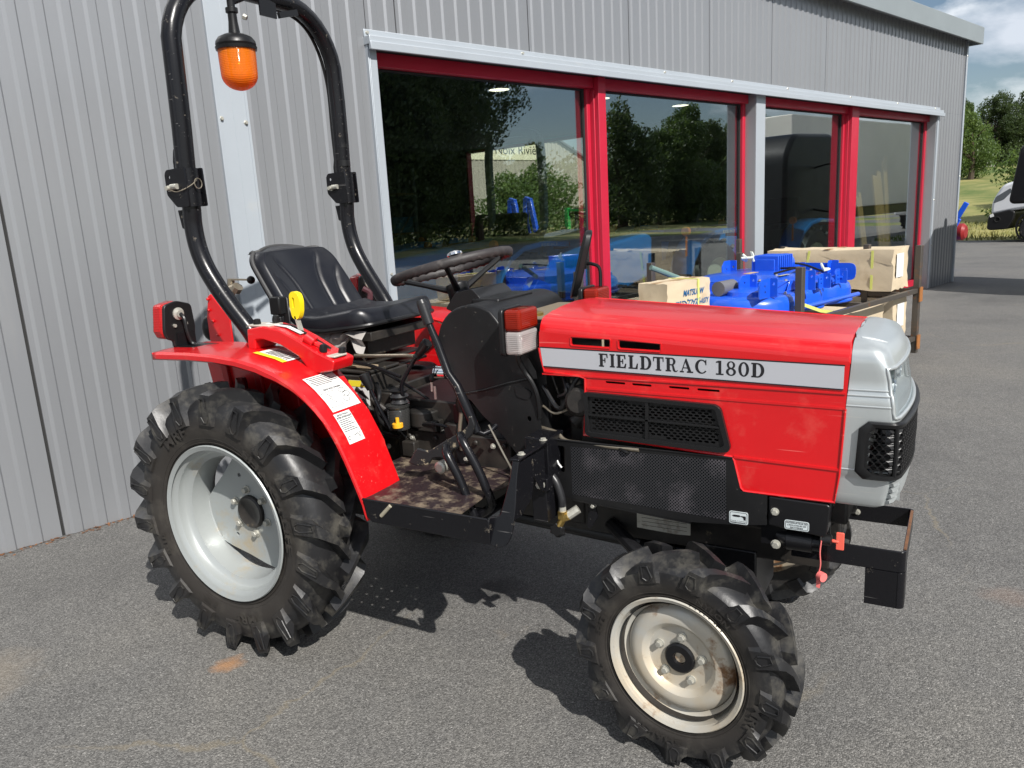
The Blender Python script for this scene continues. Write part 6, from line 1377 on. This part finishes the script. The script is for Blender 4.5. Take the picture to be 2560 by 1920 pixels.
# meadow slope beyond the yard, rising away from the road, and the bank behind the photographer
def hgt(s, n):
    h = 0.
    if s > 23.4: h += min(2.6, max(0, (s-24.5))*.085)*min(1, max(0, (5-n)/5))
    if n > 19: h += min(.6, (n-19)*.02)
    return h
b = MB(); rows = []
for i in range(60):
    s = -60+ (i/59)*220; rows.append([])
    for j in range(60):
        n = -80+(j/59)*190
        rows[-1].append(tuple(BM @ Vector((s, -n, hgt(s, n)-.02+.12*sin(s*.7+n*.3)*(1 if s > 26 or n > 20 else 0)))))
b.grid(rows); tag(b.build('meadow', 'grass', smooth=60), kind='structure')
b = MB(); 
def tuft_strip():
    b = MB(); rnd = random.Random(9)
    for i in range(5200):
        s = rnd.uniform(20.9, 27); n = rnd.uniform(-10, 5); z = max(0, hgt(s, n)); h = rnd.uniform(.05, .16); a = rnd.random()*6.3; w = .02
        c = Vector((s, -n, z)); u = Vector((cos(a)*w, sin(a)*w, 0)); l_ = Vector((rnd.uniform(-.05, .05), rnd.uniform(-.05, .05), h))
        b.add([tuple(BM @ (c-u)), tuple(BM @ (c+u)), tuple(BM @ (c+l_))], [(0, 1, 2)])
    return b
tag(tuft_strip().build('grass_verge', 'grass'), 'dry grass growing along the far edge of the yard', 'grass', kind='stuff')
def leafy(mb, c, R, n, size, rnd, lump=.25, flat=1.):
    ph = [rnd.uniform(0, 6.3) for _ in range(6)]
    for i in range(n):
        u = rnd.uniform(-1, 1); t = rnd.random()*2*pi; r = rnd.random()**.33
        if rnd.random() < .6: r = rnd.uniform(.78, 1.05)
        q = sqrt(1-u*u); d = Vector((q*cos(t), q*sin(t), u))
        k = 1+lump*(sin(3*t+ph[0]+2*u)*.5+sin(5*t+ph[1]-3*u)*.35+sin(4*u*2+ph[2])*.4)
        p = Vector((c[0]+d.x*R[0]*r*k, c[1]+d.y*R[1]*r*k, c[2]+d.z*R[2]*r*k))
        a = Vector((rnd.gauss(0, 1), rnd.gauss(0, 1), rnd.gauss(0, 1))).normalized(); e = a.orthogonal().normalized(); s = size*rnd.uniform(.6, 1.3)
        e2 = a.cross(e)
        mb.add([p-e*s, p-e2*s*.5, p+e*s, p+e2*s*.5], [(0, 1, 2, 3)])
def crown(rnd, H, Wd, n, size, z0=.25, cl=11):
    mb = MB()
    for k in range(cl):
        f = k/(cl-1); z = H*(z0+(1-z0)*(.08+.86*f)); w = Wd*(.55+.50*sin(pi*min(1, .2+f*.7)))*(1-.40*f)
        a = rnd.random()*6.3; r = w*.55*(0 if k == cl-1 else 1)
        leafy(mb, (r*cos(a), r*sin(a), z), (w*.60, w*.60, H*.19), int(n*1.35)//cl, size, rnd, .3)
    return mb
def trunk(rnd, H, r=.16, z1=.8, n=9):
    b = MB(); top = Vector((rnd.uniform(-.3, .3), rnd.uniform(-.3, .3), H*z1)); b.tube([(0, 0, -.3), (rnd.uniform(-.1, .1), rnd.uniform(-.1, .1), H*.35), tuple(top)], [r*1.3, r*.8, r*.2], 8)
    for i in range(n):
        z = H*rnd.uniform(.25, .7); a = rnd.random()*6.3; l_ = H*rnd.uniform(.14, .26); b.tube([(0, 0, z), (l_*.5*cos(a), l_*.5*sin(a), z+l_*.4), (l_*cos(a), l_*sin(a), z+l_*.9)], [r*.4, r*.22, r*.06], 5)
    return b
protos = {}
def tree(kind, s, n, sc, rz, label, group, m):
    rnd = random.Random(hash(kind) % 1000 if False else {'tall': 11, 'round': 22, 'poplar': 33, 'bush': 44, 'small': 55, 'oak': 66}[kind])
    H, Wd, N_, size, z0 = {'tall': (10, 3.2, 34000, .085, .12), 'round': (6, 3.0, 20000, .09, .12), 'poplar': (7.5, 1.9, 13000, .08, .08), 'bush': (2.2, 1.6, 9000, .055, .02), 'small': (4, 1.7, 7000, .08, .1), 'oak': (6.5, 3.6, 26000, .085, .06)}[kind]
    e = empty({'bush': 'round_bush'}.get(kind, 'leafy_tree'), wpos(s, n, hgt(s, n)-.02), rz); e.scale = (sc, sc, sc); tag(e, label, 'bush' if kind == 'bush' else 'tree', group)
    if kind not in protos:
        protos[kind] = (crown(rnd, H, Wd, N_, size, z0).build('crown', m, e), trunk(rnd, H, .05 if kind == 'bush' else .17).build('trunk', 'bark', e))
    else:
        for q in protos[kind]:
            c = q.copy(); COL.objects.link(c); c.parent = e
            if q.data.materials[0].name != MT[m].name and q is protos[kind][0]: c.data = q.data.copy(); c.data.materials[0] = MT[m]
    return e
G1 = 'trees on the meadow slope at the right edge'
tree('oak', 60, -12.9, .66, .3, 'broad dark green tree highest on the slope, at the top right edge', G1, 'leaf2')
tree('round', 58, -14.4, .62, 1.3, 'mid green tree left of the highest one, half behind the building corner', G1, 'leaf')
tree('oak', 66, -17.2, .72, 2.0, 'dark tree at the back of the slope seen right above the building corner', G1, 'leaf2')
tree('round', 62, -11.2, .85, 4.0, 'dark tree on the slope standing right of the highest one', G1, 'leaf2')
tree('small', 45, -10.0, .74, .7, 'light green tree nearest the building corner trim', G1, 'leaf3')
tree('small', 48, -11.4, .8, 2.7, 'light green tree just behind the one at the building corner', G1, 'leaf3')
tree('bush', 27.5, -2.35, 1.22, .7, 'rounded bright bush on the verge behind the white van', 'bushes on the verge behind the van', 'leaf3')
tree('bush', 31, -1.6, 1.4, 2.7, 'darker bush behind the van, farther up the verge', 'bushes on the verge behind the van', 'leaf')
# neighbour hall seen through the showroom's end opening
NB = empty('neighbour_hall', wpos(16, -20, 0), THW); tag(NB, 'beige ribbed hall with a cream name band, seen through the showroom', 'building')
MT['beige'] = mat('beige_cladding', (.36, .33, .27), .5)
b = MB(); pr = []; x = 0.
while x < 20: pr += [(x, 0), (x+.01, -.02), (x+.12, -.02), (x+.13, 0)]; x += .25
gz = lambda s_: 4.32-(abs(s_-8.04))*.43 if s_ > 8.04 else 4.32
b.grid([[(a, y, 0) for a, y in pr if a < 14], [(a, y, min(gz(a), 4.32)) for a, y in pr if a < 14]]); b.build('wall', 'beige', NB)
b = MB(); b.box(14, 14.1, .01, 10, 0, 1.8); b.box(0, .1, .01, 10, 0, 4.3); b.build('side_wall', 'beige', NB)
b = MB(); b.prism([(-.2, 4.32), (8.04, 4.32), (14.2, 1.67), (14.2, 1.75), (8.04, 4.40), (-.2, 4.40)], XZ, -.15, 10); b.build('roof', mat('dark_roof_edge', (.12, .13, .13), .6), NB)
b = MB(); b.box(0, 6.75, -.05, -.021, 3.49, 4.31); sg_ = b.build('name_band', mat('cream_band', (.74, .70, .50), .5), NB)
b = MB(); add_text(b, 'Noix Rivièra', lambda u, v: (u, -.052, v), 4.45, 6.60+.62, 3.70, 4.05, .0); b.build('sign_lettering', 'ink', sg_)
tree('bush', 16.9, -14.1, 1.15, .2, 'round leafy bush in front of the beige hall, seen through the showroom', 'bushes seen through the showroom', 'leaf3')
tree('bush', 15.9, -14.6, 1.05, 1.7, 'lower bush beside the round one in front of the beige hall', 'bushes seen through the showroom', 'leaf3')
for i, (n_) in enumerate((-10.3, -9.75)):      # blue loader arms outside the end opening
    b = MB(); b.bar((0, -.5, 0), (0, -.12, 1.62), .09, .12); b.bar((0, -.16, 1.60), (0, .03, 1.66), .10, .13); b.bar((0, .0, 1.67), (0, .05, 1.2), .10, .13); b.box(-.3, .3, -.6, .2, 0, .35); b.bar((.02, .05, 1.3), (.3, .1, .2), .05, .06)
    q = b.build('loader_arm', 'dblue', bevel=.01); q.location = wpos(12.0, n_, 0); q.rotation_euler = (0, 0, THW); tag(q, ['left blue loader arm standing outside the far showroom opening', 'right blue loader arm standing outside the far showroom opening'][i], 'loader', 'blue loader arms outside the far opening')
b = MB(); b.box(0, .5, 0, 1.5, 0, .5); b.box(.1, .2, .1, .2, .5, 1.35); b.box(.1, .2, 1.3, 1.4, .5, 1.4); b.bar((.15, .1, 1.3), (.15, 1.4, 1.35), .05, .05); b.bar((.15, .1, 1.0), (.15, 1.4, .7), .05, .05); q = b.build('green_implement', mat('green_paint', (.02, .30, .06), .35, coat=.3)); q.location = wpos(12.2, -7.4, 0); q.rotation_euler = (0, 0, THW); tag(q, 'green farm implement outside the far showroom opening', 'implement')
b = MB()
for x in (0, 1.2): b.box(x, x+.06, 0, .06, 0, 1.4); b.box(x, x+.06, 1.1, 1.16, 0, 1.4)
b.box(0, 1.26, 0, .05, 1.3, 1.38); b.box(0, 1.26, 1.1, 1.16, 1.3, 1.38); b.box(0, .05, 0, 1.16, 1.3, 1.38); q = b.build('empty_stillage', 'steel'); q.location = wpos(12.6, -7.6, 0); q.rotation_euler = (0, 0, THW); tag(q, 'rusty empty stillage outside the far opening, beside the green implement', 'stillage')

# ---- white van at the right edge
VN = empty('white_van', wpos(20.0, -2.08, 0), THW-pi/2); tag(VN, 'white delivery van with a black bumper at the right edge', 'van')
# local: +x backwards along the van (towards +n), y: away from the camera; side nearest the camera is y=0
V2 = lambda u, v, w=0: (-u, w, v)
VN.rotation_euler = (0, 0, THW+pi/2)   # local x points into -n; body runs towards -x
MT['van_white'] = mat('van_white', (.62, .63, .65), .25, coat=.6)
def vside(P, y0, y1, name, m, bev=.03, r=.05):
    b = MB(); b.prism(roundpoly([(x, z) for x, z in P], r, 4), V2, y0, y1); return b.build(name, m, VN, bevel=bev, seg=3)
# local y axis after rotation points to -s (towards camera) so the body spans negative y
body = vside([(.04, .66), (.05, .95), (.12, 1.12), (.26, 1.36), (.95, 1.56), (1.6, 2.28), (2.0, 2.45), (5.4, 2.50), (5.5, 1.2), (5.5, .45), (1.5, .42), (1.3, .70), (.9, .80), (.5, .75)], -1.95, 0, 'body', 'van_white', .06, .10)
vside([(-.02, .34), (0, .62), (.06, .69), (.45, .78), (.56, .72), (.54, .55), (.42, .32), (.05, .30)], -1.97, .02, 'front_bumper', 'plastic', .03, .04)
b = MB(); b.prism(roundpoly([(.03, .66), (.10, .70), (.13, .63), (.05, .60)], .01, 2), V2, .021, .026); b.build('reflector', 'white', VN)
b = MB(); b.lathe([(.07, 0), (.06, .01), (.04, .0)], (-.20, .021, .55), (0, 1, 0), 18); b.build('fog_lamp', 'hole', VN)
b = MB(); b.prism(roundpoly([(.08, .93), (.13, 1.08), (.42, 1.27), (.47, 1.20), (.30, 1.01)], .03, 3), V2, -.10, .006); b.build('headlight', mat('lamp_glass', (.10, .11, .12), .08, coat=1), VN, bevel=.01)
b = MB(); b.prism(roundpoly([(1.05, 1.60), (1.68, 2.2), (2.5, 2.2), (2.5, 1.42)], .04, 3), V2, .004, .008); b.build('side_window', mat('dark_glass', (.02, .025, .03), .05, coat=1), VN)
for x in (.98, 4.3):
    for y in (-.10, -1.85):
        w_ = simple_wheel(VN, (-x, y, .33), .33, .22, .6, 'wheel', 'zinc')
b = MB(); b.lathe([(.40, .0), (.40, .02), (.36, .02), (.36, 0)], (-.98, -.01, .36), (0, 1, 0), 28, False); b.build('wheel_arch', 'plastic', VN)
# ---- small blue and red implement beyond the building corner
IM = empty('rotary_implement', wpos(13.0, -.60, 0), THW); tag(IM, 'blue and red farm implement peeping out past the building corner', 'implement')
b = MB(); b.lathe([(.12, 0), (.14, .03), (.14, .14), (.10, .18)], (.06, .04, .62), (0, -1, 0), 24); b.build('drum', mat('red_drum', (.25, .015, .015), .4), IM, smooth=35)
b = MB(); b.bar((-.12, .12, .50), (-.12, -.05, .86), .05, .13); b.bar((-.12, -.05, .86), (-.10, -.17, 1.10), .05, .08); b.box(-.15, .1, .05, .3, 0, .5); b.build('arm', 'dblue', IM, bevel=.01)

# ---- things in the yard that show as reflections in the panes
DK = empty('covered_machine', wpos(9.45, 1.50, 0), THW); tag(DK, 'tall machine under a rounded black cover with a big mirror, at the right edge', 'machine')
b = MB(); b.prism(roundpoly([(0, .45), (0, 1.95), (.25, 2.25), (1.5, 2.28), (1.75, 2.0), (1.8, .45)], .16, 5), XZ, -.60, 0); b.build('cover', 'plastic', DK, bevel=.06, seg=3)
b = MB(); b.box(.1, 1.7, -.55, -.1, .25, .44); b.build('base_frame', 'grey_tube', DK)
for x in (.3, 1.5):
    for y in (-.5, -.1): simple_wheel(DK, (x, y, .2), .20, .10, .55, 'wheel', 'zinc')
b = MB(); b.prism(rrect(.06, .32, 1.10, 1.84, .07, 4), lambda u, v, w: (.85+w+(v-1.45)*.12, u+.29-(v-1.45)*.10, v), -.05, .05); mq = b.build('mirror', 'plastic', DK, bevel=.03, seg=3)
b = MB(); b.tube(smooth_path([(.9, -.05, 1.75), (.88, .25, 1.80), (.86, .45, 1.75)], 4), .014, 8); b.tube(smooth_path([(.9, -.05, 1.15), (.88, .3, 1.10), (.86, .50, 1.22)], 4), .014, 8); b.build('mirror_arm', 'plastic', mq, smooth=True)
BX = empty('box_truck', wpos(18.4, 6.0, 0), THW); tag(BX, 'long white box lorry parked in the yard, seen only as a reflection', 'lorry')
b = MB(); b.box(0, 9.2, -1.0, 0, .95, 3.45); b.build('box_body', mat('lorry_white', (.80, .76, .68), .5, var=.05, vscale=1), BX, bevel=.03)
b = MB(); b.box(0, 9.4, -.8, -.3, .65, .93); b.box(1.2, 3.6, -.12, -.06, .45, .8); b.build('chassis', 'black', BX)
b = MB(); b.prism(roundpoly([(9.5, .5), (9.5, 2.7), (9.9, 2.9), (11.1, 2.8), (11.4, 1.6), (11.45, .5)], .12, 3), XZ, -1.0, -.05); b.build('cab', 'van_white', BX, bevel=.06)
for x in (1.6, 2.8, 10.4):
    for y in (-.2, -.8): simple_wheel(BX, (x, y, .48), .48, .3, .55, 'wheel', 'zinc')
G2 = 'trees across the road behind the photographer'
for i, (k, s, n, sc, lab, m) in enumerate((
        ('tall', 18.0, 25, 1.25, 'tallest dark tree across the road, mirrored in the left pane', 'leaf2'), ('tall', 21.2, 26, 1.15, 'dark tree right beside the tallest one, mirrored in the left pane', 'leaf2'), ('tall', 24.0, 25, .98, 'dark tree at the right end of the mirrored left clump', 'leaf2'),
        ('tall', 14.5, 26, 1.2, 'dark tree at the left end of the mirrored clump', 'leaf2'), ('tall', 11.5, 25, 1.1, 'dark tree far left across the road, outside the panes', 'leaf2'), ('round', 27.0, 33, .95, 'low dark tree behind the mirrored left clump', 'leaf2'), ('round', 31.5, 36, .85, 'low tree mirrored beside the first mullion', 'leaf2'),
        ('small', 36.4, 26, 1.6, 'slender tree mirrored at the left of the second pane', 'leaf2'), ('round', 41.5, 27, .88, 'broad tree mirrored in the middle of the second pane', 'leaf'), ('round', 44.0, 26.5, 1.12, 'upright tree mirrored in the second pane, right of the broad one', 'leaf'), ('round', 47.5, 27, 1.0, 'round tree mirrored at the right of the second pane', 'leaf2'),
        ('round', 52.5, 28, 1.05, 'tree mirrored at the left of the third pane', 'leaf'), ('round', 56, 28, 1.1, 'last upright tree mirrored in the third pane', 'leaf2'), ('round', 62, 36, 1.1, 'far tree across the road behind the lorry', 'leaf2'), ('round', 38, 40, .9, 'low far tree between the mirrored poplars', 'leaf2'), ('round', 45, 42, .95, 'low far tree behind the mirrored broad tree', 'leaf2'))):
    tree(k, s, n, sc, i*1.1, lab, G2, m)

wd_ = MB(); rnd = random.Random(77)
for i in range(34):
    s = 5+i*3.6; leafy(wd_, (s, -(50+rnd.uniform(-3, 3)), 2.6), (3.2, 2.2, rnd.uniform(3.0, 4.4)), 900, .26, rnd, .3)
for i in range(30):
    s = 14+i*2.2; leafy(wd_, (s, -(28+rnd.uniform(-1.2, 1.2)), 1.7), (1.9, 1.3, rnd.uniform(1.8, 3.2)), 900, .17, rnd, .3)
wd_.v = [tuple(BM @ Vector(p)) for p in wd_.v]
tag(wd_.build('far_wood', 'leaf2'), 'dark unbroken wood and hedge across the road, mirrored low in the panes', 'wood', kind='stuff')
